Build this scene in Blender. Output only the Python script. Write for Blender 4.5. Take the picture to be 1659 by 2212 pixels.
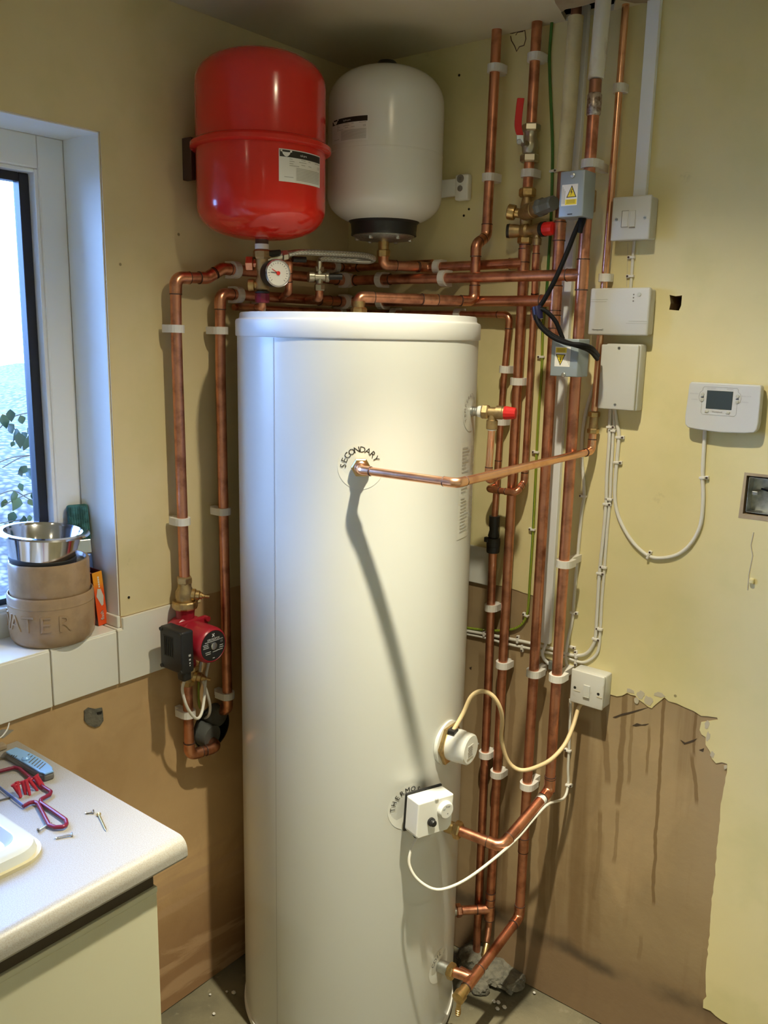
import bpy, bmesh, math, random
from mathutils import Vector, Matrix, noise
from mathutils.geometry import tessellate_polygon

for o in list(bpy.data.objects):
    bpy.data.objects.remove(o, do_unlink=True)
scene = bpy.context.scene
COL = scene.collection
random.seed(7)

# ---------------------------------------------------------------- camera
W, H, F = 1659.0, 2212.0, 1876.55
RM = Matrix(((0.78145117, -0.14090415, 0.60784874),
             (0.62364081, 0.14490899, -0.76816243),
             (0.02015453, 0.97936071, 0.20111288)))
CAM = Vector((1.62002, -1.86653, 1.72))
cd = bpy.data.cameras.new('camera')
cd.sensor_fit = 'HORIZONTAL'
cd.sensor_width = 36.0
cd.lens = F / W * 36.0
cd.clip_start = 0.02
cam = bpy.data.objects.new('camera', cd)
COL.objects.link(cam)
cam.matrix_world = Matrix.Translation(CAM) @ RM.to_4x4()
scene.camera = cam

# ---------------------------------------------------------------- world, exposure
world = bpy.data.worlds.new('world')
scene.world = world
world.use_nodes = True
wn = world.node_tree.nodes
wn.clear()
wbg = wn.new('ShaderNodeBackground')
wout = wn.new('ShaderNodeOutputWorld')
wbg.inputs[0].default_value = (0.25, 0.45, 1.0, 1)
wbg.inputs[1].default_value = 25.0
world.node_tree.links.new(wbg.outputs[0], wout.inputs[0])
scene.view_settings.view_transform = 'Standard'
scene.view_settings.look = 'None'
scene.view_settings.exposure = 0.0
scene.view_settings.gamma = 1.0
scene.view_settings.use_curve_mapping = False

# ---------------------------------------------------------------- lamps (recessed ceiling downlights)
CEIL = 2.398
LAMPS = [((0.91, -0.745), 1.0), ((0.93, -2.35), 0.22), ((2.45, -0.95), 0.42), ((2.45, -2.4), 0.5)]
# each reflector lamp: narrow beam + field (the lit lens gives the spill) (cone degrees, blend, watts)
BEAM = [(64, 1.0, 235.0), (131, 1.0, 63.0)]
for (lx, ly), k in LAMPS:
    for cone, blend, pw in BEAM:
        ld = bpy.data.lights.new('downlight_bulb', 'SPOT')
        ld.energy = pw * k
        ld.color = (1.0, 0.93, 0.70)
        ld.spot_size = math.radians(cone)
        ld.spot_blend = blend
        ld.shadow_soft_size = 0.02
        lo = bpy.data.objects.new('downlight_bulb', ld)
        COL.objects.link(lo)
        lo.location = (lx, ly, CEIL - 0.022)

# ---------------------------------------------------------------- pixel helpers (a pixel gives a ray, a wall gives the distance)
def ray(px, py):
    return RM @ Vector((px - W / 2, -(py - H / 2), -F))
def HZ(px, py, z):
    d = ray(px, py); return CAM + d * ((z - CAM.z) / d.z)
def LW(px, py, off=0.0):
    d = ray(px, py); return CAM + d * ((off - CAM.x) / d.x)
def RW(px, py, off=0.0):
    d = ray(px, py); return CAM + d * ((-off - CAM.y) / d.y)
CA = Vector((0.3180, -0.3280, 0.0)); CR = 0.2724
def AX(px, py, ax):
    d = ray(px, py); n = Vector((CAM.x - ax[0], CAM.y - ax[1], 0))
    t = (Vector((ax[0], ax[1], 0)) - Vector((CAM.x, CAM.y, 0))).dot(n) / d.dot(n)
    return CAM + d * t
def CY(px, py, r=CR):
    d = ray(px, py); o = Vector((CAM.x - CA.x, CAM.y - CA.y)); dd = Vector((d.x, d.y))
    a = dd.dot(dd); b = 2 * o.dot(dd); c = o.dot(o) - r * r; D = max(b * b - 4 * a * c, 0)
    return CAM + d * ((-b - math.sqrt(D)) / (2 * a))
def radial(P):
    return Vector((P.x - CA.x, P.y - CA.y, 0)).normalized()
X_, Y_, Z_ = Vector((1, 0, 0)), Vector((0, 1, 0)), Vector((0, 0, 1))

# ---------------------------------------------------------------- materials
M = {}
class NT:
    def __init__(s, name):
        m = bpy.data.materials.new(name); m.use_nodes = True
        s.m = m; s.t = m.node_tree; s.t.nodes.clear()
        s.out = s.t.nodes.new('ShaderNodeOutputMaterial')
        s.b = s.t.nodes.new('ShaderNodeBsdfPrincipled')
        s.t.links.new(s.b.outputs[0], s.out.inputs[0])
        s._co = None
    def link(s, a, b):
        s.t.links.new(a, b)
    def put(s, sock, v):
        if hasattr(v, 'links'): s.link(v, sock)
        else: sock.default_value = v
    def co(s):
        if s._co is None:
            s._co = s.t.nodes.new('ShaderNodeTexCoord').outputs['Object']
        return s._co
    def math(s, op, a, b=0.0, c=0.0, clamp=False):
        n = s.t.nodes.new('ShaderNodeMath'); n.operation = op; n.use_clamp = clamp
        s.put(n.inputs[0], a); s.put(n.inputs[1], b); s.put(n.inputs[2], c)
        return n.outputs[0]
    def ramp(s, v, a, b, x=0.0, y=1.0):
        n = s.t.nodes.new('ShaderNodeMapRange'); n.interpolation_type = 'SMOOTHSTEP'
        s.put(n.inputs[0], v); n.inputs[1].default_value = a; n.inputs[2].default_value = b
        n.inputs[3].default_value = x; n.inputs[4].default_value = y
        return n.outputs[0]
    def noise(s, scale, detail=3.0, stretch=None, rough=0.55, dist=0.0):
        v = s.co()
        if stretch:
            mp = s.t.nodes.new('ShaderNodeMapping'); mp.inputs['Scale'].default_value = stretch
            s.link(v, mp.inputs[0]); v = mp.outputs[0]
        n = s.t.nodes.new('ShaderNodeTexNoise'); s.link(v, n.inputs['Vector'])
        n.inputs['Scale'].default_value = scale; n.inputs['Detail'].default_value = detail
        n.inputs['Roughness'].default_value = rough; n.inputs['Distortion'].default_value = dist
        return n.outputs[0]
    def voro(s, scale, feature='F1'):
        n = s.t.nodes.new('ShaderNodeTexVoronoi'); s.link(s.co(), n.inputs['Vector'])
        n.inputs['Scale'].default_value = scale; n.feature = feature
        return n
    def mix(s, f, a, b):
        n = s.t.nodes.new('ShaderNodeMix'); n.data_type = 'RGBA'
        s.put(n.inputs[0], f)
        for i, v in ((6, a), (7, b)):
            if hasattr(v, 'links'): s.link(v, n.inputs[i])
            else: n.inputs[i].default_value = (v[0], v[1], v[2], 1)
        return n.outputs[2]
    def xyz(s):
        n = s.t.nodes.new('ShaderNodeSeparateXYZ'); s.link(s.co(), n.inputs[0]); return n.outputs
    def color(s, v):
        if hasattr(v, 'links'): s.link(v, s.b.inputs['Base Color'])
        else: s.b.inputs['Base Color'].default_value = (v[0], v[1], v[2], 1)
    def bump(s, h, strength=0.2, dist=0.002):
        n = s.t.nodes.new('ShaderNodeBump'); n.inputs['Strength'].default_value = strength
        n.inputs['Distance'].default_value = dist
        s.link(h, n.inputs['Height']); s.link(n.outputs[0], s.b.inputs['Normal'])
    def set(s, rough=0.5, metal=0.0, **kw):
        s.put(s.b.inputs['Roughness'], rough); s.put(s.b.inputs['Metallic'], metal)
        for k, v in kw.items(): s.put(s.b.inputs[k.replace('_', ' ')], v)

def flat(name, col, rough=0.5, metal=0.0, col2=None, nscale=20.0, lo=0.4, hi=0.7, bump=0.0, bscale=60.0, bdist=0.001, **kw):
    t = NT(name)
    if col2: t.color(t.mix(t.ramp(t.noise(nscale, 4), lo, hi), col, col2))
    else: t.color(col)
    t.set(rough, metal, **kw)
    if bump: t.bump(t.noise(bscale, 4), bump, bdist)
    M[name] = t.m
    return t

flat('copper', (0.70, 0.31, 0.19), 0.36, 1.0, (0.38, 0.155, 0.095), 26, 0.42, 0.72)
flat('copper_fitting', (0.76, 0.36, 0.22), 0.3, 1.0, (0.48, 0.21, 0.13), 40, 0.4, 0.7)
flat('copper_bright', (0.93, 0.53, 0.34), 0.26, 1.0, (0.72, 0.36, 0.22), 30, 0.45, 0.75)
flat('copper_dull', (0.36, 0.17, 0.11), 0.45, 0.9, (0.24, 0.12, 0.09), 40, 0.4, 0.7)
flat('solder', (0.55, 0.47, 0.42), 0.35, 1.0, (0.2, 0.13, 0.1), 120)
flat('flux_dark', (0.10, 0.06, 0.05), 0.5, 0.6)
flat('brass', (0.62, 0.44, 0.20), 0.33, 1.0, (0.42, 0.29, 0.14), 50, 0.4, 0.7)
flat('brass_cast', (0.50, 0.37, 0.19), 0.48, 1.0, (0.36, 0.26, 0.14), 60, bump=0.25, bscale=300, bdist=0.0005)
flat('steel', (0.62, 0.62, 0.64), 0.25, 1.0)
flat('steel_polished', (0.72, 0.72, 0.74), 0.13, 1.0)
flat('zinc', (0.55, 0.56, 0.54), 0.38, 1.0, (0.40, 0.41, 0.40), 90)
flat('valve_nickel', (0.50, 0.47, 0.38), 0.32, 1.0)
flat('white_plastic', (0.80, 0.79, 0.75), 0.38)
flat('box_plastic', (0.56, 0.55, 0.51), 0.42)
flat('clip_plastic', (0.70, 0.67, 0.62), 0.42)
flat('cable_white', (0.68, 0.65, 0.58), 0.45)
flat('cable_cream', (0.66, 0.50, 0.28), 0.5)
flat('cable_black', (0.008, 0.008, 0.009), 0.55, Specular_IOR_Level=0.12)
flat('tape_blue', (0.012, 0.012, 0.05), 0.3)
flat('black_plastic', (0.014, 0.014, 0.015), 0.42)
flat('rubber', (0.02, 0.02, 0.02), 0.6)
flat('foam_grey', (0.085, 0.09, 0.085), 0.9, bump=0.3, bscale=500, bdist=0.0006)
flat('lagging_cream', (0.66, 0.57, 0.34), 0.75, 0.0, (0.56, 0.48, 0.28), 25, bump=0.3, bscale=120, bdist=0.001)
flat('red_gloss', (0.62, 0.018, 0.010), 0.16, 0.0, Coat_Weight=0.3, Coat_Roughness=0.08)
flat('red_plastic', (0.62, 0.015, 0.015), 0.35)
flat('red_valve', (0.70, 0.02, 0.015), 0.4)
flat('pump_red', (0.34, 0.012, 0.026), 0.33, 0.0, bump=0.12, bscale=260, bdist=0.0004)
flat('vessel_white', (0.72, 0.70, 0.64), 0.2)
flat('cylinder_white', (0.68, 0.68, 0.64), 0.27)
flat('lid_white', (0.74, 0.735, 0.71), 0.36)
flat('seam_grey', (0.42, 0.41, 0.38), 0.5)  # plain grey of the cylinder's thin vertical seam strip
flat('label_white', (0.72, 0.70, 0.66), 0.45)
flat('label_clear', (0.70, 0.695, 0.645), 0.16)
flat('ink', (0.015, 0.014, 0.013), 0.5)
flat('ink_grey', (0.22, 0.20, 0.18), 0.6)
flat('ink_soft', (0.40, 0.38, 0.34), 0.6)
flat('ink_white', (0.75, 0.75, 0.75), 0.5)
flat('ink_silver', (0.42, 0.42, 0.42), 0.5)
flat('warn_yellow', (0.80, 0.62, 0.02), 0.4)
flat('warn_ink', (0.35, 0.26, 0.01), 0.5)
flat('actuator_grey', (0.30, 0.345, 0.37), 0.4, 0.3)
flat('grey_knob', (0.14, 0.15, 0.135), 0.5)
flat('lcd', (0.045, 0.06, 0.062), 0.25)
flat('button_grey', (0.46, 0.45, 0.38), 0.45)
flat('trunking', (0.78, 0.79, 0.80), 0.4)
flat('dusty_white', (0.60, 0.58, 0.53), 0.45, 0.0, (0.42, 0.38, 0.29), 22, 0.55, 0.75)
flat('tile_glaze', (0.80, 0.77, 0.68), 0.12)
flat('tile_grey', (0.66, 0.65, 0.60), 0.25)
flat('grout', (0.50, 0.44, 0.33), 0.9)
flat('upvc', (0.82, 0.82, 0.80), 0.3)
flat('gasket', (0.012, 0.014, 0.022), 0.45)
flat('reveal_paint', (0.80, 0.80, 0.76), 0.6, bump=0.1, bscale=90)
flat('stoneware', (0.37, 0.245, 0.14), 0.22, 0.0, (0.31, 0.205, 0.12), 30)
flat('glaze_dark', (0.03, 0.025, 0.022), 0.15)
flat('scrape_brown', (0.06, 0.04, 0.025), 0.9)
flat('cement', (0.17, 0.155, 0.12), 0.95, 0.0, (0.10, 0.095, 0.075), 60, bump=0.8, bscale=160, bdist=0.004)
flat('hole_shade', (0.012, 0.010, 0.008), 0.9)  # near-black that paints the shade inside holes into the colour
flat('torn_board', (0.42, 0.33, 0.22), 0.9, 0.0, (0.32, 0.24, 0.16), 15)
flat('cabinet_cream', (0.60, 0.57, 0.40), 0.4)
flat('plinth_gap_shade', (0.045, 0.03, 0.015), 0.5)  # plinth brown; also paints the shaded gap under the worktop
flat('sink_white', (0.62, 0.64, 0.61), 0.15)
flat('sealant', (0.58, 0.52, 0.34), 0.4)
flat('knife_blue', (0.24, 0.46, 0.78), 0.4, 0.1)
flat('knife_grey', (0.16, 0.15, 0.14), 0.4, 0.3)
flat('saw_red', (0.18, 0.008, 0.035), 0.3)
flat('blade_blue', (0.10, 0.17, 0.42), 0.3, 0.5)
flat('screw_gold', (0.55, 0.42, 0.2), 0.35, 1.0)
flat('bristle_teal', (0.015, 0.07, 0.06), 0.8, 0.0, (0.06, 0.20, 0.20), 60)
flat('plug_red', (0.42, 0.02, 0.045), 0.35)
flat('box_red', (0.12, 0.012, 0.008), 0.35)
flat('box_pink', (0.72, 0.16, 0.17), 0.35)
flat('inner_dark', (0.03, 0.028, 0.035), 0.5)
flat('inner_liner', (0.55, 0.45, 0.55), 0.4)
flat('leaf_a', (0.008, 0.030, 0.013), 0.4, 0.0, (0.015, 0.045, 0.016), 9)
flat('leaf_b', (0.030, 0.068, 0.033), 0.4, 0.0, (0.055, 0.085, 0.025), 9)
flat('twig', (0.10, 0.08, 0.06), 0.8)
flat('paper', (0.58, 0.56, 0.52), 0.7)
flat('insul_white', (0.72, 0.68, 0.58), 0.7, 0.0, (0.42, 0.30, 0.22), 14, 0.5, 0.7)
flat('bare_floorboard', (0.25, 0.17, 0.10), 0.8)
flat('timber', (0.30, 0.2, 0.12), 0.8)

# striped earth sleeve
t = NT('earth_cable')
x, y, z = t.xyz()
st = t.ramp(t.math('SINE', t.math('MULTIPLY', t.math('ADD', x, t.math('MULTIPLY', y, 1.0)), 1500.0)), -0.1, 0.1)
t.color(t.mix(t.math('MULTIPLY', st, t.ramp(z, 1.85, 1.75, 0.0, 1.0)), (0.045, 0.16, 0.02), (0.42, 0.40, 0.03)))
t.set(0.4); M['earth_cable'] = t.m

# braided hose
t = NT('braid')
wv = t.t.nodes.new('ShaderNodeTexChecker'); t.link(t.co(), wv.inputs[0]); wv.inputs['Scale'].default_value = 420
t.color(t.mix(wv.outputs[1], (0.62, 0.61, 0.55), (0.30, 0.29, 0.26)))
t.set(0.35, 0.9); t.bump(wv.outputs[1], 0.6, 0.001); M['braid'] = t.m

# flash box front: amber to red
t = NT('box_orange')
x, y, z = t.xyz()
t.color(t.mix(t.ramp(z, 1.135, 1.165), (0.80, 0.085, 0.012), (0.85, 0.33, 0.02)))
t.set(0.35); M['box_orange'] = t.m

# wall paint: cream yellow with scuffs
def paint(name, a, b):
    t = NT(name)
    n1 = t.ramp(t.noise(1.6, 4), 0.35, 0.7)
    c = t.mix(n1, a, b)
    c = t.mix(t.ramp(t.noise(5.5, 4), 0.45, 0.7, 0, 0.5), c, (a[0] * 0.86, a[1] * 0.90, a[2] * 0.82))
    sc = t.ramp(t.noise(9, 6, rough=0.65), 0.66, 0.74, 0, 0.28)
    c = t.mix(sc, c, (0.30, 0.25, 0.13))
    sp = t.voro(7.0)
    spot = t.ramp(sp.outputs['Distance'], 0.018, 0.03, 0.75, 0.0)
    c = t.mix(spot, c, (0.16, 0.12, 0.06))
    t.color(c); t.set(0.82, Specular_IOR_Level=0.22)
    t.bump(t.noise(140, 3), 0.12, 0.0012)
    M[name] = t.m
paint('paint_yellow', (0.69, 0.595, 0.315), (0.75, 0.65, 0.355))
paint('paint_left', (0.67, 0.545, 0.305), (0.71, 0.595, 0.355))

# bare plaster with water runs and wide dark bands
def plaster(name, base, dark, runs, axis, low=None):
    t = NT(name)
    x, y, z = t.xyz()
    u = x if axis == 'x' else y
    c = t.mix(t.ramp(t.noise(2.2, 5, dist=0.4), 0.35, 0.68), base, dark)
    c = t.mix(t.ramp(t.noise(7, 5, (1, 1, 0.35)), 0.5, 0.72, 0, 0.45), c, (base[0] * 1.18, base[1] * 1.12, base[2] * 1.05))
    c = t.mix(t.ramp(t.noise(1.0, 5, (16, 16, 1.1)), 0.52, 0.66, 0, 0.55), c, (dark[0] * 0.80, dark[1] * 0.72, dark[2] * 0.62)) if axis == 'x' else t.mix(t.ramp(t.noise(4.0, 6, dist=1.2), 0.5, 0.68, 0, 0.5), c, (dark[0] * 0.86, dark[1] * 0.82, dark[2] * 0.74))
    c = t.mix(t.ramp(t.noise(3.1, 5, (1.6, 1.6, 0.8), dist=0.8), 0.55, 0.72, 0, 0.5), c, (base[0] * 1.22, base[1] * 1.2, base[2] * 1.2))
    wob = t.math('MULTIPLY', t.math('SUBTRACT', t.noise(9, 3), 0.5), 0.022)
    uu = t.math('ADD', u, wob)
    m = None
    for (u0, ztop, zbot, w, lean, s) in runs:
        cx = t.math('ADD', t.math('MULTIPLY', t.math('SUBTRACT', ztop, z), lean), u0)
        d = t.math('ABSOLUTE', t.math('SUBTRACT', uu, cx))
        k = t.ramp(d, w * 0.55, w * 1.0, s, 0.0)
        k = t.math('MULTIPLY', k, t.ramp(z, zbot, zbot + 0.02))
        k = t.math('MULTIPLY', k, t.ramp(z, ztop, ztop + 0.02, 1.0, 0.0))
        m = k if m is None else t.math('MAXIMUM', m, k)
    if m is not None:
        c = t.mix(m, c, (dark[0] * 0.62, dark[1] * 0.52, dark[2] * 0.38))
    if low:
        zz = t.math('ADD', z, t.math('MULTIPLY', t.math('SUBTRACT', t.noise(5, 4), 0.5), 0.12))
        k = t.ramp(zz, low[0], low[1], 1.0, 0.0)
        c = t.mix(t.math('MULTIPLY', k, low[3]), c, low[2])
        if len(low) > 4:
            band = t.math('MULTIPLY', t.ramp(zz, low[4] - 0.035, low[4]), t.ramp(zz, low[4], low[4] + 0.035, 1.0, 0.0))
            band = t.math('MULTIPLY', band, t.ramp(t.noise(4, 3), 0.35, 0.65))
            c = t.mix(t.math('MULTIPLY', band, 0.75), c, (0.055, 0.04, 0.025))
    if axis == 'y':
        sm = t.math('MULTIPLY', t.ramp(t.noise(2.4, 6, (1, 0.9, 5.5), dist=1.1), 0.50, 0.60, 0, 0.75), t.ramp(z, 0.36, 0.44, 1.0, 0.0))
        c = t.mix(sm, c, (0.46, 0.29, 0.155))
    t.color(c); t.set(0.75)
    t.bump(t.noise(38, 5), 0.3, 0.003)
    M[name] = t.m

def rx(px, py): return RW(px, py).x
def rz(px, py): return RW(px, py).z
runs = []
for (x0, y0, x1, y1, w, s) in [
        (1434, 1510, 1408, 1960, 5, 0.8), (1350, 1500, 1335, 1745, 9, 0.7), (1305, 1540, 1313, 1700, 9, 0.6),
        (1258, 1560, 1240, 2080, 26, 0.6), (1503, 1535, 1498, 1640, 4, 0.8), (1495, 1640, 1507, 1745, 5, 0.7),  # first entry is a wide dark band beside the flow pipe
        (1402, 1580, 1395, 1680, 4, 0.6), (1370, 1500, 1356, 1700, 5, 0.5), (1335, 1760, 1325, 1870, 6, 0.5),
        (1296, 1760, 1283, 1955, 7, 0.55), (1385, 2030, 1378, 2080, 6, 0.4), (1110, 1420, 1085, 1980, 10, 0.5),
        (1150, 1480, 1125, 2040, 9, 0.5), (1180, 1500, 1168, 1990, 13, 0.5), (1040, 1420, 1020, 1900, 12, 0.5),
        (1205, 1560, 1190, 2060, 9, 0.4), (1288, 1800, 1280, 2030, 20, 0.3)]:
    a, b = RW(x0, y0), RW(x1, y1)
    runs.append((a.x, a.z, b.z, w / 1000.0 * 1.05, (b.x - a.x) / max(a.z - b.z, 1e-3), s))
plaster('plaster_right', (0.37, 0.265, 0.145), (0.275, 0.19, 0.10), runs, 'x', (0.10, 0.30, (0.22, 0.135, 0.075), 0.7, 0.165))
plaster('plaster_left', (0.56, 0.37, 0.185), (0.49, 0.315, 0.15), [], 'y', (0.12, 0.42, (0.26, 0.135, 0.06), 0.85))

# ceiling
t = NT('ceiling_paint')
t.color(t.mix(t.ramp(t.noise(2.0, 3), 0.3, 0.7), (0.66, 0.59, 0.42), (0.60, 0.53, 0.37)))
t.set(0.8); t.bump(t.noise(90, 3), 0.15, 0.002); M['ceiling_paint'] = t.m

# concrete floor
t = NT('concrete')
c = t.mix(t.ramp(t.noise(5, 6), 0.35, 0.7), (0.165, 0.145, 0.088), (0.10, 0.09, 0.058))
c = t.mix(t.ramp(t.noise(1.8, 4), 0.52, 0.68, 0, 0.7), c, (0.22, 0.19, 0.12))
v = t.voro(26)
c = t.mix(t.math('MULTIPLY', t.ramp(v.outputs['Distance'], 0.05, 0.10, 0.8, 0.0), t.ramp(t.noise(11, 3), 0.5, 0.62)), c, (0.30, 0.27, 0.20))
c = t.mix(t.ramp(t.noise(26, 6, rough=0.7), 0.58, 0.70, 0, 0.6), c, (0.26, 0.23, 0.155))
t.color(c); t.set(0.85); t.bump(t.noise(45, 6), 0.6, 0.006); M['concrete'] = t.m

# worktop laminate
t = NT('laminate')
c = t.mix(t.ramp(t.noise(600, 2), 0.45, 0.6), (0.38, 0.36, 0.325), (0.325, 0.295, 0.25))
c = t.mix(t.ramp(t.noise(7, 5), 0.6, 0.75, 0, 0.25), c, (0.45, 0.40, 0.36))
t.color(c); t.set(0.42); M['laminate'] = t.m

# outdoor pebbledash and ground
t = NT('pebbledash')
v = t.voro(34)
c = t.mix(t.ramp(v.outputs['Distance'], 0.15, 0.65), (0.150, 0.115, 0.078), (0.035, 0.030, 0.026))
t.color(c); t.set(0.9); t.bump(v.outputs['Distance'], 0.8, 0.01); M['pebbledash'] = t.m

# window pane
mg = bpy.data.materials.new('pane_glass'); mg.use_nodes = True
nt = mg.node_tree; nt.nodes.clear()
o_ = nt.nodes.new('ShaderNodeOutputMaterial'); mx = nt.nodes.new('ShaderNodeMixShader')
tr = nt.nodes.new('ShaderNodeBsdfTransparent'); gl = nt.nodes.new('ShaderNodeBsdfGlossy'); fr = nt.nodes.new('ShaderNodeFresnel')
tr.inputs[0].default_value = (0.93, 0.97, 0.97, 1); gl.inputs['Roughness'].default_value = 0.01; fr.inputs[0].default_value = 1.3
nt.links.new(fr.outputs[0], mx.inputs[0]); nt.links.new(tr.outputs[0], mx.inputs[1]); nt.links.new(gl.outputs[0], mx.inputs[2]); nt.links.new(mx.outputs[0], o_.inputs[0])
M['pane_glass'] = mg
t = NT('gauge_glass'); t.color((1, 1, 1)); t.set(0.02, 0.0, Transmission_Weight=1.0, IOR=1.2); M['gauge_glass'] = t.m
t = NT('lamp_lens'); t.color((0.9, 0.9, 0.9)); t.set(0.3, 0.0, Emission_Color=(1, 0.84, 0.56, 1), Emission_Strength=140.0); M['lamp_lens'] = t.m

# ---------------------------------------------------------------- mesh building
def frame(axis):
    a = Vector(axis).normalized()
    r = Vector((0, 0, 1)) if abs(a.z) < 0.9 else Vector((1, 0, 0))
    u = r.cross(a).normalized(); v = a.cross(u).normalized()
    return u, v, a

class MB:
    def __init__(s):
        s.v = []; s.f = []; s.sm = []
    def add(s, vs, fs, smooth=False):
        n = len(s.v)
        s.v += [Vector(p) for p in vs]
        for f in fs:
            s.f.append([i + n for i in f]); s.sm.append(smooth)
        return s
    def box(s, c, size, axes=(X_, Y_, Z_), bevel=0.0, seg=2):
        bm = bmesh.new(); bmesh.ops.create_cube(bm, size=1.0)
        for v in bm.verts: v.co = Vector((v.co.x * size[0], v.co.y * size[1], v.co.z * size[2]))
        if bevel > 0:
            bmesh.ops.bevel(bm, geom=list(bm.edges), offset=min(bevel, min(size) * 0.49), segments=seg, affect='EDGES', profile=0.5)
        bm.verts.index_update()
        c = Vector(c)
        vs = [c + axes[0] * v.co.x + axes[1] * v.co.y + axes[2] * v.co.z for v in bm.verts]
        fs = [[v.index for v in f.verts] for f in bm.faces]
        bm.free()
        return s.add(vs, fs, bevel > 0 and seg > 2)
    def tube(s, pts, r, seg=16, caps=True, smooth=True):
        pts = [Vector(p) for p in pts]
        n = len(pts)
        rs = r if isinstance(r, (list, tuple)) else [r] * n
        T = []
        for i in range(n):
            a = pts[max(i - 1, 0)]; b = pts[min(i + 1, n - 1)]
            d = b - a
            T.append(d.normalized() if d.length > 1e-9 else (T[-1] if T else Z_))
        u, v, _ = frame(T[0])
        vs = []; fs = []
        for i in range(n):
            if i:
                q = T[i - 1].rotation_difference(T[i]); u = q @ u
                u = (u - T[i] * u.dot(T[i])).normalized()
            v = T[i].cross(u)
            for k in range(seg):
                a = 2 * math.pi * k / seg
                vs.append(pts[i] + (u * math.cos(a) + v * math.sin(a)) * rs[i])
        for i in range(n - 1):
            for k in range(seg):
                k2 = (k + 1) % seg
                fs.append([i * seg + k, i * seg + k2, (i + 1) * seg + k2, (i + 1) * seg + k])
        s.add(vs, fs, smooth)
        if caps:
            s.add(vs[:seg], [list(range(seg))[::-1]]); s.add(vs[-seg:], [list(range(seg))])
        return s
    def lathe(s, prof, o, axis=Z_, seg=32, smooth=True, closed=False, caps=(True, True)):
        u, v, a = frame(axis); o = Vector(o)
        vs = []; fs = []
        m = len(prof)
        for (r, h) in prof:
            for k in range(seg):
                t = 2 * math.pi * k / seg
                vs.append(o + a * h + (u * math.cos(t) + v * math.sin(t)) * max(r, 1e-5))
        for i in range(m - 1 + (1 if closed else 0)):
            j = (i + 1) % m
            for k in range(seg):
                k2 = (k + 1) % seg
                fs.append([i * seg + k, i * seg + k2, j * seg + k2, j * seg + k])
        s.add(vs, fs, smooth)
        if not closed:
            if caps[0] and prof[0][0] > 1e-4: s.add(vs[:seg], [list(range(seg))[::-1]])
            if caps[1] and prof[-1][0] > 1e-4: s.add(vs[-seg:], [list(range(seg))])
        return s
    def hexnut(s, o, axis, r, h, c=0.15):
        return s.lathe([(r * (1 - c), 0), (r, h * 0.18), (r, h * 0.82), (r * (1 - c), h)], o, axis, 6, False)
    def cyl(s, a, b, r, seg=20, r2=None):
        a = Vector(a); b = Vector(b); d = b - a
        return s.lathe([(r, 0), (r if r2 is None else r2, d.length)], a, d, seg)
    def prism(s, poly, o, u, v, depth, holes=()):
        o = Vector(o); n = u.cross(v).normalized()
        loops = [[Vector((p[0], p[1], 0)) for p in L] for L in [poly] + list(holes)]
        tri = tessellate_polygon(loops)
        flatp = [p for L in loops for p in L]
        a = [o + u * p.x + v * p.y for p in flatp]
        b = [q + n * depth for q in a]
        N = len(a)
        fs = [list(t3) for t3 in tri] + [[i + N for i in t3] for t3 in tri]
        base = 0
        for L in loops:
            m = len(L)
            for i in range(m):
                j = (i + 1) % m
                fs.append([base + i, base + j, base + j + N, base + i + N])
            base += m
        return s.add(a + b, fs)
    def map(s, fn):
        s.v = [fn(p) for p in s.v]; return s
    def build(s, name, mat, parent=None):
        me = bpy.data.meshes.new(name)
        me.from_pydata([tuple(p) for p in s.v], [], s.f)
        bm = bmesh.new(); bm.from_mesh(me)
        bmesh.ops.remove_doubles(bm, verts=bm.verts, dist=1e-6)
        bmesh.ops.recalc_face_normals(bm, faces=bm.faces)
        bm.to_mesh(me); bm.free()
        if any(s.sm):
            for p in me.polygons: p.use_smooth = True
            try: me.set_sharp_from_angle(angle=math.radians(38))
            except Exception: pass
        me.materials.append(M[mat])
        o = bpy.data.objects.new(name, me); COL.objects.link(o)
        if parent is not None: o.parent = parent
        return o

def tag(o, label, cat, group=None):
    o['label'] = label; o['category'] = cat
    if group: o['group'] = group
    return o
def thing(name, label, cat, group=None):
    o = bpy.data.objects.new(name, None); COL.objects.link(o)
    o.empty_display_size = 0.05
    return tag(o, label, cat, group)
def struct(o):
    o['kind'] = 'structure'; return o

def arc_path(pts, r=0.03, n=7):
    """polyline with rounded corners"""
    pts = [Vector(p) for p in pts]
    out = [pts[0]]
    for i in range(1, len(pts) - 1):
        a, b, c = pts[i - 1], pts[i], pts[i + 1]
        d1 = (a - b); d2 = (c - b)
        ang = d1.angle(d2)
        rr = r[i - 1] if isinstance(r, (list, tuple)) else r
        if math.pi - ang < 0.02:
            out.append(b); continue
        tl = min(rr / math.tan(ang / 2), d1.length * 0.49, d2.length * 0.49)
        rad = tl * math.tan(ang / 2)
        d1.normalize(); d2.normalize()
        bis = (d1 + d2).normalized()
        cen = b + bis * (rad / math.sin(ang / 2))
        p0 = b + d1 * tl - cen; p1 = b + d2 * tl - cen
        for k in range(n + 1):
            om = p0.angle(p1); tt_ = k / n
            q = (p0 * math.sin((1 - tt_) * om) + p1 * math.sin(tt_ * om)) / math.sin(om)
            out.append(cen + q)
    out.append(pts[-1])
    return out
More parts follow.
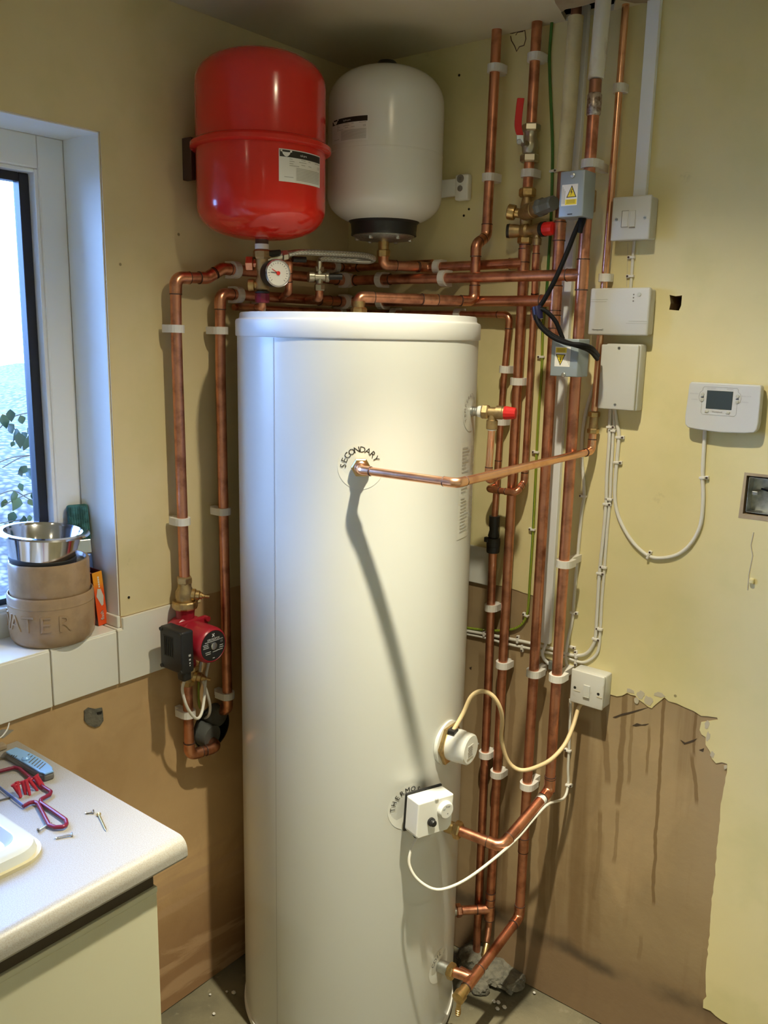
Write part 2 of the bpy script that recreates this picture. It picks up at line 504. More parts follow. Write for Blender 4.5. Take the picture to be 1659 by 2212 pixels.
def spline(pts, n=8):
    pts = [Vector(p) for p in pts]
    P = [pts[0] * 2 - pts[1]] + pts + [pts[-1] * 2 - pts[-2]]
    out = []
    for i in range(1, len(P) - 2):
        p0, p1, p2, p3 = P[i - 1], P[i], P[i + 1], P[i + 2]
        for k in range(n):
            t = k / n
            out.append(0.5 * ((2 * p1) + (p2 - p0) * t + (2 * p0 - 5 * p1 + 4 * p2 - p3) * t * t + (3 * p1 - p0 - 3 * p2 + p3) * t ** 3))
    out.append(pts[-1])
    return out
def seg_at(path, P):
    """nearest point on a path and its direction"""
    best = None
    for a, b in zip(path[:-1], path[1:]):
        d = b - a
        if d.length < 1e-9: continue
        t = max(0, min(1, (P - a).dot(d) / d.dot(d)))
        q = a + d * t
        if best is None or (q - P).length < best[0]: best = ((q - P).length, q, d.normalized())
    return best[1], best[2]

def text_mb(s, size, mid=True, ext=0.0):
    cu = bpy.data.curves.new('lettering', 'FONT')
    cu.body = s; cu.size = size; cu.resolution_u = 2; cu.extrude = ext
    cu.align_x = 'CENTER' if mid else 'LEFT'; cu.align_y = 'CENTER'
    o = bpy.data.objects.new('lettering', cu); COL.objects.link(o)
    dg = bpy.context.evaluated_depsgraph_get()
    me = bpy.data.meshes.new_from_object(o.evaluated_get(dg))
    mb = MB().add([v.co.copy() for v in me.vertices], [list(p.vertices) for p in me.polygons])
    bpy.data.objects.remove(o, do_unlink=True); bpy.data.meshes.remove(me); bpy.data.curves.remove(cu)
    return mb
def place(mb, o, u, v, n=None, lift=0.0):
    o = Vector(o); nn = u.cross(v).normalized() * lift
    return mb.map(lambda p: o + u * p.x + v * p.y + nn)
def lettering(s, size, o, u, v, mat, parent, lift=0.0006, name='lettering', mid=True):
    return place(text_mb(s, size, mid), o, u, v, lift=lift).build(name, mat, parent)

# ---------------------------------------------------------------- plumbing helpers
R22, R15, R28 = 0.0115, 0.0076, 0.0128
def pipe(label, pts, r, bend=0.022, fit=True, joints=(), mat='copper', group=None, cat='pipe', name='copper_pipe', fmat='copper_fitting', cap=True):
    """a soldered copper run: tube + elbow and coupling parts"""
    pts = [Vector(p) for p in pts]
    root = thing(name, label, cat, group)
    path = arc_path(pts, bend, 7)
    MB().tube(path, r, 18, cap).build('pipe_length', mat, root)
    if fit:
        for i in range(1, len(pts) - 1):
            a, b, c = pts[i - 1], pts[i], pts[i + 1]
            ang = (a - b).angle(c - b)
            if math.pi - ang < 0.15: continue
            tl = bend / math.tan(ang / 2)
            e = 0.016
            la = min(tl + e, (a - b).length * 0.8); lc = min(tl + e, (c - b).length * 0.8)
            A_ = b + (a - b).normalized() * la; C_ = b + (c - b).normalized() * lc
            el = MB().tube(arc_path([A_, b, C_], bend, 7), r * 1.13, 18).build('elbow', fmat, root)
            for q, d in ((A_, (a - b).normalized()), (C_, (c - b).normalized())):
                MB().lathe([(r * 1.02, -0.0012), (r * 1.15, -0.001), (r * 1.15, 0.001), (r * 1.02, 0.0012)], q, d, 18).build('solder_ring', 'flux_dark', el)
    for P in joints:
        q, d = seg_at(path, P)
        cp = MB().lathe([(r * 1.0, -0.02), (r * 1.12, -0.0195), (r * 1.12, 0.0195), (r * 1.0, 0.02)], q, d, 18).build('coupling', fmat, root)
        for sgn in (-1, 1):
            MB().lathe([(r * 1.02, -0.001), (r * 1.15, -0.001), (r * 1.15, 0.001), (r * 1.02, 0.001)], q + d * 0.0195 * sgn, d, 18).build('solder_ring', 'flux_dark', cp)
    return root, path

def tee(parent, P, along, branch, r):
    t_ = MB().cyl(P - along * 0.032, P + along * 0.032, r * 1.14, 18)
    t_.cyl(P, P + branch * 0.036, r * 1.13, 18)
    o = t_.build('tee', 'copper_fitting', parent)
    for q, d in ((P - along * 0.032, along), (P + along * 0.032, along), (P + branch * 0.036, branch)):
        MB().lathe([(r * 1.02, -0.0014), (r * 1.17, -0.0012), (r * 1.17, 0.0012), (r * 1.02, 0.0014)], q, d, 18).build('solder_ring', 'flux_dark', o)
    return o

def clip(P, d, wall, r, label, group):
    """white plastic pipe clip reaching from the wall round the pipe at P"""
    d = Vector(d).normalized()
    n = X_ if wall == 'L' else -Y_
    off = P.x if wall == 'L' else -P.y
    u = n.cross(d).normalized()
    w = r + 0.0048
    sb = -min(off - 0.004, w * 1.15 + 0.006)
    poly = [(-0.0075, -off + 0.001), (-0.0075, sb), (-w * 1.12, sb), (-w * 1.12, -0.002)]
    for k in range(9):
        a = math.pi - math.pi * k / 8
        poly.append((w * 1.1 * math.cos(a), w * 1.02 * math.sin(a)))
    poly += [(w * 1.12, -0.002), (w * 1.12, sb), (0.0075, sb), (0.0075, -off + 0.001)]
    hw = 0.0085
    mb = MB().prism(poly, P - d * hw, u, n, 2 * hw)
    o = mb.build('pipe_clip', 'clip_plastic')
    return tag(o, label, 'pipe clip', group)

ORD = ['second', 'third', 'fourth', 'fifth', 'sixth']
def rank(i, n):
    return 'uppermost' if i == 0 else ('lowest' if i == n - 1 else ORD[i - 1] + ' highest')
def clips(path, r, wall, pix, label, group, off):
    P = [(LW(px, py, off) if wall == 'L' else RW(px, py, off)) for (px, py) in pix]
    for i, p in enumerate(P):
        q, d = seg_at(path, p)
        lab = label[i] if isinstance(label, list) else (rank(i, len(P)) + ' ' + label if len(P) > 1 else label)
        clip(q, d, wall, r, lab, group)

def cable(label, pts, r, mat='cable_white', name='cable', group=None, n=6, seg=10):
    path = spline(pts, n)
    o = MB().tube(path, r, seg).build(name, mat)
    return tag(o, label, 'cable', group), path
def cable_clips(path, lst, r, label, group):
    for i, (p, sd) in enumerate(lst):
        cable_clip(path, RW(*p), sd, r, (rank(i, len(lst)) + ' ' if len(lst) > 1 else '') + label, group)
def cable_clip(path, P, side, r, label, group):
    q, d = seg_at(path, P)
    n = -Y_
    u = n.cross(d).normalized() * side
    root = thing('cable_clip', label, 'cable clip', group)
    q = Vector((q.x, -0.0, q.z))
    mb = MB().box(q + n * (r * 0.9 + 0.002), ((r + 0.0025) * 2, 0.0055, r * 1.8 + 0.004), (u, d, n), 0.0012, 2)
    mb.box(q + u * (r + 0.0045) + n * 0.004, (0.008, 0.0075, 0.008), (u, d, n), 0.001, 2)
    mb.build('clip_body', 'clip_plastic', root)
    MB().cyl(q + u * (r + 0.005) + n * 0.007, q + u * (r + 0.005) + n * 0.0095, 0.0022, 10).build('nail_head', 'flux_dark', root)
    return root

# ================================================================ THE SETTING
RX, RY = 3.3, -3.4          # far ends of the room behind and beside the camera
SILL = 1.058; HEAD = 2.107; JAMB = -0.768; JAMB2 = -3.05; REV = 0.13
def circ(c, r, n=28): return [(c[0] + r * math.cos(2 * math.pi * k / n), c[1] + r * math.sin(2 * math.pi * k / n)) for k in range(n)]
DUCT = LW(456, 1571, 0)
win_hole = [(JAMB2, SILL - 0.012), (JAMB, SILL - 0.012), (JAMB, HEAD), (JAMB2, HEAD)]
duct_hole = circ((DUCT.y, DUCT.z), 0.058)
wall_left = struct(MB().prism([(RY, 0), (0.3, 0), (0.3, CEIL), (RY, CEIL)], (-0.28, 0, 0), Y_, Z_, 0.28, [win_hole, duct_hole]).build('wall_left', 'plaster_left'))
def Rp(px, py): p = RW(px, py); return (p.x, p.z)
def Lp(px, py): p = LW(px, py); return (p.y, p.z)
small_hole = [Rp(*p) for p in [(1447, 637), (1460, 640), (1474, 638), (1472, 660), (1467, 671), (1446, 669), (1449, 655)]]
bb = (1.106, 1.370, 0.074, 0.074)
box_hole = [(bb[0] - 0.004, bb[1] - 0.004), (bb[0] + bb[2] + 0.004, bb[1] - 0.003), (bb[0] + bb[2] + 0.004, bb[1] + bb[3] + 0.004), (bb[0] - 0.004, bb[1] + bb[3] + 0.003)]
wall_right = struct(MB().prism([(-0.28, 0), (RX, 0), (RX, CEIL), (-0.28, CEIL)], (0, 0.12, 0), X_, Z_, 0.12, [small_hole, box_hole]).build('wall_right', 'plaster_right'))
MB().box(((RX) / 2, 0.16, CEIL / 2), (RX + 0.5, 0.08, CEIL)).build('wall_core', 'cement', wall_right)
struct(MB().box((RX + 0.05, RY / 2, CEIL / 2), (0.1, -RY + 0.4, CEIL)).build('wall_side', 'paint_yellow'))
struct(MB().box((RX / 2 - 0.1, RY - 0.05, CEIL / 2), (RX + 0.6, 0.1, CEIL)).build('wall_near', 'paint_yellow'))

# floor, with a gently uneven surface
mb = MB(); nx, ny = 60, 60
for j in range(ny + 1):
    for i in range(nx + 1):
        x = -0.28 + (RX + 0.3) * (i / nx) ** 1.3; y = 0.1 - (3.6) * (j / ny) ** 1.3
        mb.v.append(Vector((x, y, 0.004 * noise.noise(Vector((x * 9, y * 9, 0))) - 0.003)))
for j in range(ny):
    for i in range(nx):
        a = j * (nx + 1) + i
        mb.f.append([a, a + 1, a + nx + 2, a + nx + 1]); mb.sm.append(False)
mb.box((RX / 2, RY / 2, -0.08), (RX + 0.8, -RY + 0.8, 0.1))
struct(mb.build('floor', 'concrete'))

# ceiling with the broken hole round the pipes
def Cp(px, py):
    p = HZ(px, py, CEIL); return (p.x, min(p.y, -0.004))
chole = [Cp(*p) for p in [(1212, 27), (1222, 20), (1240, 17), (1262, 12), (1288, 4), (1308, -4), (1330, 0)]] + [(RW(1327, 22).x, -0.004), (RW(1224, 46).x, -0.004)]
ceiling = struct(MB().prism([(-0.28, RY - 0.1), (RX + 0.1, RY - 0.1), (RX + 0.1, 0.2), (-0.28, 0.2)], (0, 0, CEIL), X_, Y_, 0.012, [chole]).build('ceiling', 'ceiling_paint'))
m = MB().box((RX / 2, RY / 2, CEIL + 0.20), (RX + 0.9, -RY + 0.9, 0.06))
for c_, s_ in [((-0.33, RY / 2, CEIL + 0.09), (0.1, -RY + 0.9, 0.18)), ((RX + 0.15, RY / 2, CEIL + 0.09), (0.1, -RY + 0.9, 0.18)), ((RX / 2, RY - 0.15, CEIL + 0.09), (RX + 0.9, 0.1, 0.18)), ((RX / 2, 0.25, CEIL + 0.09), (RX + 0.9, 0.1, 0.18))]:
    m.box(c_, s_)
m.build('ceiling_void', 'hole_shade', ceiling)  # near-black so the hole reads dark; rim added to stop stray daylight
torn = [Cp(*p) for p in [(1190, -25), (1200, 6), (1213, 25), (1222, 18), (1240, 15), (1262, 10), (1288, 2), (1308, -6), (1334, -2), (1372, 6), (1398, 5), (1415, -3), (1418, -25), (1330, -40), (1250, -34)]]
MB().prism(torn, (0, 0, CEIL), X_, -Y_, 0.0012).map(lambda p: Vector((p.x, -p.y, p.z))).build('torn_patch', 'torn_board', ceiling)

# --- paint film on the right wall, broken edge where tiles came off
edge = [(1578, 2212), (1560, 2204), (1535, 2183), (1520, 2176), (1518, 2160), (1527, 2152), (1524, 2120), (1528, 2070), (1534, 2000), (1539, 1940), (1545, 1890), (1549, 1830),
        (1556, 1772), (1558, 1735), (1566, 1690), (1571, 1668), (1570, 1650), (1560, 1646), (1548, 1648), (1538, 1638), (1534, 1624), (1525, 1608), (1524, 1592), (1517, 1586), (1512, 1576),
        (1514, 1560), (1530, 1557), (1552, 1554), (1551, 1549), (1515, 1546), (1498, 1536), (1478, 1527), (1462, 1519), (1446, 1514), (1436, 1506), (1426, 1514), (1414, 1524),
        (1408, 1530), (1398, 1526), (1391, 1518), (1380, 1510), (1372, 1503), (1364, 1500), (1354, 1497), (1345, 1502), (1333, 1504), (1318, 1500), (1290, 1488), (1262, 1470), (1236, 1450),
        (1216, 1436), (1198, 1428), (1176, 1420), (1158, 1412), (1154, 1380), (1155, 1340), (1154, 1287), (1142, 1283), (1120, 1276), (1103, 1270), (1078, 1264), (1062, 1262), (1040, 1257), (1016, 1253)]
ep = []
for (a, b) in zip(edge[:-1], edge[1:]):
    pa, pb = Vector(Rp(*a)), Vector(Rp(*b))
    k = max(1, int((pb - pa).length / 0.012))
    for i in range(k):
        q = pa.lerp(pb, i / k); nz = noise.noise(Vector((q.x * 90, q.y * 90, 3.1))) * 0.0028
        ep.append((q.x + nz, q.y + nz * 0.8))
ep.append(Rp(*edge[-1]))
z0 = ep[-1][1]
poly = [(0, CEIL), (0, z0 + 0.01)] + ep[::-1] + [(ep[0][0] + 0.5, 0.09), (RX, 0.09), (RX, CEIL)]
MB().prism(poly, (0, 0, 0), X_, Z_, 0.0018, [small_hole, box_hole]).build('paint_film', 'paint_yellow', wall_right)
# lumps of old adhesive left along the broken edge
random.seed(3)
for (px, py, w, h) in [(1362, 1492, 24, 12), (1385, 1500, 20, 22), (1402, 1512, 22, 24), (1424, 1500, 30, 12), (1376, 1512, 12, 16), (1528, 1566, 12, 20), (1530, 1590, 9, 24), (1540, 1630, 10, 16), (1568, 1656, 8, 10)]:
    c = RW(px, py, 0); n_ = 11
    pl = []
    for k in range(n_):
        a = 2 * math.pi * k / n_; q = random.uniform(0.65, 1.15)
        pl.append((c.x + w / 2000 * q * math.cos(a), c.z + h / 2000 * q * math.sin(a)))
    MB().prism(pl, (0, 0, 0), X_, Z_, 0.0024).build('adhesive_patch', 'grout', wall_right)
# gouges and dark scrapes in the bare plaster
for pl in [[(1324, 1549), (1345, 1541), (1360, 1538), (1378, 1533), (1400, 1528), (1379, 1536), (1356, 1543), (1342, 1546), (1330, 1551)], [(1366, 1567), (1376, 1562), (1386, 1565), (1402, 1563), (1394, 1567), (1384, 1567), (1374, 1569)],
           [(1470, 1598), (1480, 1604), (1506, 1595), (1498, 1602), (1478, 1608)], [(1510, 1620), (1521, 1616), (1519, 1624)], [(1014, 1442), (1019, 1440), (1018, 1447)]]:
    MB().prism([Rp(*p) for p in pl], (0, 0, 0), X_, Z_, 0.0008).build('scrape', 'scrape_brown', wall_right)
# strip of raw plaster/cement at the foot of the wall
# remaining tile by the cylinder
MB().box((0.445, -0.004, 1.138), (0.104, 0.008, 0.098), bevel=0.002).build('tile', 'tile_grey', wall_right)
# crack outline and nail holes high on the right wall
def rline(pts, r, name, mat, par, off=0.0):
    return MB().tube([RW(px, py, off) for px, py in pts], r, 6).build(name, mat, par)
rline([(1102, 72), (1108, 72), (1116, 69), (1134, 66), (1136, 84), (1132, 98), (1122, 101), (1116, 111), (1112, 100), (1105, 88), (1103, 78)], 0.0011, 'crack', 'flux_dark', wall_right, 0.002)
rline([(1114, 76), (1118, 70), (1130, 68)], 0.0009, 'crack', 'flux_dark', wall_right, 0.002)
rline([(1628, 1150), (1622, 1178), (1626, 1200), (1618, 1240), (1615, 1275)], 0.0012, 'crack', 'grout', wall_right, 0.002)
for px, py in [(993, 163), (1003, 466), (1014, 452)]:
    p = RW(px, py, 0.0); MB().cyl(p + Y_ * 0.002, p - Y_ * 0.0028, 0.003, 8).build('nail_hole', 'hole_shade', wall_right)
MB().box(RW(1624, 1255, 0.004), (0.010, 0.012, 0.012), bevel=0.003).build('plaster_lump', 'paint_yellow', wall_right)
rline([(1357, 525), (1354, 620)], 0.0011, 'crack', 'grout', wall_right, 0.001)

# --- left wall: tiles, sill, paint film
TB = LW(112, 1524, 0).z; TT = 1.081
J = [-0.783 - 0.163 * k for k in range(0, 15)]
tg = 0.0035
def ltile(y0, y1, z0, z1):
    return MB().box((0.0035, (y0 + y1) / 2, (z0 + z1) / 2), (0.009, y1 - y0, z1 - z0), bevel=0.0018).build('tile', 'tile_glaze', wall_left)
MB().box((0.0008, (-0.60 + J[-1]) / 2, (TB + SILL) / 2), (0.003, -0.60 - J[-1], SILL - TB - 0.001)).build('grout_bed', 'grout', wall_left)
for k in range(14):
    ltile(J[k + 1] + tg / 2, J[k] - tg / 2, TB, SILL - 0.004)
# notched tile beside the reveal and the cut one behind the pump
yr = LW(328, 1456).y
pl = [(J[0] + tg / 2, TB), (-0.603, TB), (-0.603, TT), (-0.7665, TT), (-0.7665, SILL - 0.004), (J[0] + tg / 2, SILL - 0.004)]
MB().prism(pl, (-0.001, 0, 0), Y_, Z_, 0.009).build('tile', 'tile_glaze', wall_left)
# sill tiles
for k in range(14):
    y1 = (J[k] - tg / 2) if k else J[0] - tg / 2
    y0 = (J[k + 1] + tg / 2) if k + 1 < len(J) else JAMB2
    MB().box(((-REV + 0.006) / 2, (y0 + y1) / 2, SILL - 0.005), (REV + 0.006, y1 - y0, 0.010), bevel=0.002).build('sill_tile', 'tile_glaze', wall_left)
MB().box(((-REV + 0.006) / 2, (J[0] + tg / 2 + JAMB) / 2, SILL - 0.005), (REV + 0.006, JAMB - J[0] - tg / 2, 0.010), bevel=0.002).build('sill_tile', 'tile_glaze', wall_left)
MB().box((-REV / 2, JAMB - 0.004, SILL + 0.014), (REV, 0.008, 0.027), bevel=0.002).build('reveal_tile', 'tile_glaze', wall_left)
# window reveal linings
MB().box((-REV / 2 - 0.001, JAMB - 0.001, (SILL + 0.028 + HEAD) / 2), (REV - 0.004, 0.003, HEAD - SILL - 0.028)).build('reveal_lining', 'reveal_paint', wall_left)
MB().box((-REV / 2 - 0.001, (JAMB + JAMB2) / 2, HEAD - 0.001), (REV - 0.004, JAMB - JAMB2, 0.003)).build('reveal_lining', 'reveal_paint', wall_left)
MB().box((-REV / 2 - 0.001, JAMB2 + 0.001, (SILL + HEAD) / 2), (REV - 0.004, 0.003, HEAD - SILL)).build('reveal_lining', 'reveal_paint', wall_left)
# paint film: above the tiles, round the window
le = [(400, 1306), (420, 1303), (432, 1300), (434, 1289), (447, 1283), (465, 1279), (485, 1273), (502, 1268), (522, 1263), (545, 1258)]
lp = [Lp(*p) for p in le]
poly = [(RY, SILL), (JAMB2, SILL), (JAMB2, HEAD), (JAMB, HEAD), (JAMB, TT + 0.004), (-0.757, TT + 0.002), (lp[0][0], TT + 0.002)] + lp + [(0, lp[-1][1] + 0.01), (0, CEIL), (RY, CEIL)]
MB().prism(poly, (0, 0, 0), Y_, Z_, 0.0018).build('paint_film', 'paint_left', wall_left)
# cement plug in the plaster
random.seed(5)
pts = [(181, 1535), (190, 1528), (205, 1531), (219, 1528), (221, 1540), (222, 1556), (214, 1567), (204, 1571), (190, 1566), (181, 1556)]
MB().prism([Lp(*p) for p in pts], (0, 0, 0), Y_, Z_, 0.003).build('cement_patch', 'cement', wall_left)
MB().prism([Lp(*p) for p in [(207, 1538), (219, 1535), (217, 1542), (208, 1543)]], (0, 0, 0), Y_, Z_, 0.0034).build('patch_hole', 'hole_shade', wall_left)
p = LW(277, 1290); MB().cyl(p - X_ * 0.002, p + X_ * 0.003, 0.003, 8).build('nail_hole', 'hole_shade', wall_left)

# --- window
window = bpy.data.objects.new('window_1', None); COL.objects.link(window); struct(window)
window['label'] = 'white plastic window with black glazing gasket in tiled reveal'
fx = -REV - 0.03
zs, zh = SILL - 0.012, HEAD
fw = 0.062
YM = -1.92
for c, sz in [((fx, JAMB - fw / 2, (zs + zh) / 2), (0.06, fw, zh - zs)), ((fx, JAMB2 + fw / 2, (zs + zh) / 2), (0.06, fw, zh - zs)),
              ((fx, (JAMB + JAMB2) / 2, zh - 0.034), (0.06, JAMB - JAMB2 - 2 * fw, 0.068)), ((fx, (JAMB + JAMB2) / 2, zs + 0.034), (0.06, JAMB - JAMB2 - 2 * fw, 0.068)),
              ((fx, YM, (zs + zh) / 2), (0.06, 0.08, zh - zs - 0.136))]:
    MB().box(c, sz, bevel=0.004).build('frame', 'upvc', window)
for (ya, yb) in ((YM + 0.04, JAMB - fw), (JAMB2 + fw, YM - 0.04)):
    za, zb = zs + 0.068, zh - 0.068
    for c, sz in [((fx + 0.012, yb - 0.004, (za + zb) / 2), (0.03, 0.008, zb - za)), ((fx + 0.012, ya + 0.004, (za + zb) / 2), (0.03, 0.008, zb - za)),
                  ((fx + 0.012, (ya + yb) / 2, zb - 0.004), (0.03, yb - ya - 0.016, 0.008)), ((fx + 0.012, (ya + yb) / 2, za + 0.004), (0.03, yb - ya - 0.016, 0.008))]:
        MB().box(c, sz, bevel=0.002).build('glazing_bead', 'upvc', window)
    for c, sz in [((fx - 0.008, yb - 0.019, (za + zb) / 2), (0.026, 0.022, zb - za - 0.016)), ((fx - 0.008, ya + 0.019, (za + zb) / 2), (0.026, 0.022, zb - za - 0.016)),
                  ((fx - 0.008, (ya + yb) / 2, zb - 0.017), (0.026, yb - ya - 0.06, 0.018)), ((fx - 0.008, (ya + yb) / 2, za + 0.015), (0.026, yb - ya - 0.06, 0.014))]:
        MB().box(c, sz, bevel=0.002).build('gasket', 'gasket', window)
    MB().box((fx - 0.012, (ya + yb) / 2, (za + zb) / 2), (0.006, yb - ya - 0.03, zb - za - 0.03)).build('pane', 'pane_glass', window)

# --- outside
mb = MB()
prof = [(-0.30, 0.70), (-0.55, 0.74), (-0.9, 0.80), (-1.3, 0.90), (-1.7, 1.02), (-2.2, 1.14), (-3.0, 1.22), (-4.0, 1.25), (-6.0, 1.25), (-9.0, 1.25)]
NY = 40
for j in range(NY + 1):
    y = -5.0 + 9.0 * j / NY
    for (x, z) in prof:
        q = noise.noise(Vector((x * 2, y * 2, 0.3))) * 0.10 + noise.noise(Vector((x * 9, y * 9, 1.3))) * 0.03
        mb.v.append(Vector((x, y, z + (q if x < -0.6 else 0))))
K = len(prof)
for j in range(NY):
    for i in range(K - 1):
        a = j * K + i; mb.f.append([a, a + 1, a + K + 1, a + K]); mb.sm.append(True)
bank = struct(mb.build('garden_bank', 'pebbledash'))

def leaf_mb(o, d, n, L, w):
    d = d.normalized(); u = d.cross(n).normalized(); n = u.cross(d).normalized()
    prof = [(0, 0.04), (0.15, 0.55), (0.35, 1.0), (0.6, 0.8), (0.82, 0.4), (1.0, 0.02)]
    vs = []; fs = []
    for (t_, ww) in prof:
        c = o + d * (L * t_) - n * (L * 0.25 * t_ * t_)
        vs += [c - u * (w * ww / 2) + n * (w * 0.12 * ww), c, c + u * (w * ww / 2) + n * (w * 0.12 * ww)]
    for i in range(len(prof) - 1):
        for k in range(2):
            a = i * 3 + k; fs.append([a, a + 1, a + 4, a + 3])
    m = MB().add(vs, fs, True)
    nv = len(m.v)
    m.add([p - n * 0.0012 for p in vs], [f[::-1] for f in fs], True)
    return m
random.seed(21)
sprigs = [('broad ivy sprig with a bright green leaf, top of the window bank', [(-6, 930), (20, 905), (45, 895), (78, 890)], [(5, 905, 26, 1), (22, 893, 22, 0), (44, 905, 20, 1), (66, 888, 15, 0), (18, 925, 24, 0), (40, 945, 28, 0), (60, 930, 16, 1), (80, 910, 14, 0), (78, 925, 16, 1)]),
          ('ivy sprig of long drooping dark leaves against the bank', [(30, 925), (45, 940), (58, 965)], [(36, 935, 24, 0), (48, 945, 28, 0), (60, 955, 24, 0), (30, 958, 12, 1), (72, 945, 16, 1)]),
          ('ivy sprig with a folded dark leaf in its middle', [(5, 1010), (40, 990), (60, 985), (90, 980)], [(52, 1025, 30, 0), (40, 1022, 14, 0), (58, 1015, 22, 1), (82, 1025, 26, 1), (70, 1050, 22, 1), (42, 1050, 16, 1), (88, 1000, 10, 0)]),
          ('low ivy sprig of pale blue-green leaves behind the steel bowl', [(10, 1090), (40, 1075), (75, 1065), (95, 1090)], [(30, 1070, 24, 1), (42, 1085, 26, 1), (84, 1075, 24, 0), (90, 1095, 20, 1), (72, 1068, 16, 0), (12, 1085, 18, 1), (60, 1085, 14, 1)]),
          ('lowest ivy sprig with two dark leaves just above the steel bowl', [(0, 1130), (30, 1125), (60, 1120)], [(30, 1115, 24, 0), (52, 1125, 28, 0), (10, 1140, 24, 0), (64, 1118, 14, 1), (88, 1108, 16, 1)])]
for i, (lab, stem, leaves) in enumerate(sprigs):
    xo = -0.62 - 0.05 * (i % 3)
    root = thing('ivy_sprig', lab, 'plant', 'ivy outside the window')
    MB().tube(spline([LW(px, py, xo - 0.02) for px, py in stem], 5), 0.0018, 6).build('stem', 'twig', root)
    for (px, py, sz, k) in leaves:
        o = LW(px, py - sz * 0.4, xo + random.uniform(-0.03, 0.03))
        d = Vector((random.uniform(-0.25, 0.35), random.uniform(-0.6, 0.6), random.uniform(-1.0, -0.45)))
        n = Vector((1, random.uniform(-0.5, 0.5), random.uniform(0.1, 0.9)))
        leaf_mb(o, d, n, sz * 0.00155, sz * 0.0011).build('leaf', 'leaf_b' if k else 'leaf_a', root)
for stem in [[(-5, 1000), (20, 990), (45, 985), (70, 983), (95, 978)], [(-8, 1070), (30, 1060), (70, 1080), (100, 1062)]]:
    o = MB().tube(spline([LW(px, py, -0.66) for px, py in stem], 5), 0.0016, 6).build('bare_twig', 'twig')
    tag(o, 'thin bare arching twig between the ivy sprigs outside', 'twig', 'bare twigs outside the window')

# ceiling downlight fittings
for i, ((lx, ly), pw) in enumerate(LAMPS):
    root = thing('downlight', 'round white recessed ceiling downlight', 'lamp', 'recessed ceiling downlights')
    MB().lathe([(0.030, -0.001), (0.030, -0.006), (0.042, -0.006), (0.044, -0.003), (0.044, 0.0)], (lx, ly, CEIL), Z_, 28).build('trim_ring', 'white_plastic', root)
    MB().lathe([(0.028, -0.0025), (0.028, -0.0005)], (lx, ly, CEIL), Z_, 28).build('lens', 'lamp_lens', root)

# ================================================================ HOT WATER CYLINDER
def CYA(px, py, ax, r):
    d = ray(px, py); o = Vector((CAM.x - ax[0], CAM.y - ax[1])); dd = Vector((d.x, d.y))
    a = dd.dot(dd); b = 2 * o.dot(dd); c = o.dot(o) - r * r; D = max(b * b - 4 * a * c, 0)
    return CAM + d * ((-b - math.sqrt(D)) / (2 * a))
def ang(P, ax): return math.atan2(P.y - ax[1], P.x - ax[0])
def wrapper(ax, r, th, zc, lift, rot=0.0):
    c, s_ = math.cos(rot), math.sin(rot)
    def fn(p):
        x = p.x * c - p.y * s_; y = p.x * s_ + p.y * c
        t = th + x / r; R_ = r + lift + p.z
        return Vector((ax[0] + R_ * math.cos(t), ax[1] + R_ * math.sin(t), zc + y))
    return fn
def patch(x0, x1, y0, y1, n=14):
    m = MB(); vs = []; fs = []
    for i in range(n + 1):
        x = x0 + (x1 - x0) * i / n
        vs += [Vector((x, y0, 0)), Vector((x, y1, 0))]
    for i in range(n): fs.append([2 * i, 2 * i + 2, 2 * i + 3, 2 * i + 1])
    return m.add(vs, fs)
def disc(r, n=40, r0=0.0):
    vs = [Vector((r * math.cos(2 * math.pi * k / n), r * math.sin(2 * math.pi * k / n), 0)) for k in range(n)]
    if r0:
        vs += [v * (r0 / r) for v in vs]
        return MB().add(vs, [[k, (k + 1) % n, n + (k + 1) % n, n + k] for k in range(n)])
    return MB().add(vs + [Vector((0, 0, 0))], [[k, (k + 1) % n, n] for k in range(n)])
def arc_text(s, size, rad, a0, a1):
    """letters along an arc, angles in degrees clockwise from the top"""
    m = MB()
    for i, ch in enumerate(s):
        if ch == ' ': continue
        a = math.radians(a0 + (a1 - a0) * i / max(len(s) - 1, 1))
        g = text_mb(ch, size)
        c, s2 = math.cos(-a), math.sin(-a)
        ox, oy = rad * math.sin(a), rad * math.cos(a)
        g.map(lambda p: Vector((p.x * c - p.y * s2 + ox, p.x * s2 + p.y * c + oy, 0)))
        m.add(g.v, g.f)
    return m
CAX = (CA.x, CA.y)
hwc = thing('hot_water_cylinder', 'tall white hot water cylinder standing in the corner among the pipes', 'water cylinder')
MB().lathe([(CR - 0.002, 0.018), (CR, 0.03), (CR, 1.712)], (CA.x, CA.y, 0), Z_, 128).build('body', 'cylinder_white', hwc)
MB().lathe([(CR - 0.02, 0.001), (CR + 0.001, 0.003), (CR + 0.004, 0.014), (CR + 0.003, 0.026), (CR - 0.002, 0.028)], (CA.x, CA.y, 0), Z_, 128).build('base_ring', 'lid_white', hwc)
LR = CR + 0.0035
MB().lathe([(LR - 0.006, 1.708), (LR - 0.001, 1.709), (LR, 1.711), (LR, 1.7405), (LR - 0.0015, 1.7445), (LR - 0.007, 1.7465), (LR - 0.009, 1.749), (LR - 0.0095, 1.757), (LR - 0.012, 1.760), (0.0, 1.762)],
           (CA.x, CA.y, 0), Z_, 128).build('lid', 'lid_white', hwc)
P = CY(592, 900); th = ang(P, CAX)
patch(-0.0008, 0.0008, -1.36, 0.335, 1).map(wrapper(CAX, CR, th, 1.372, 0.0004)).build('seam', 'seam_grey', hwc)
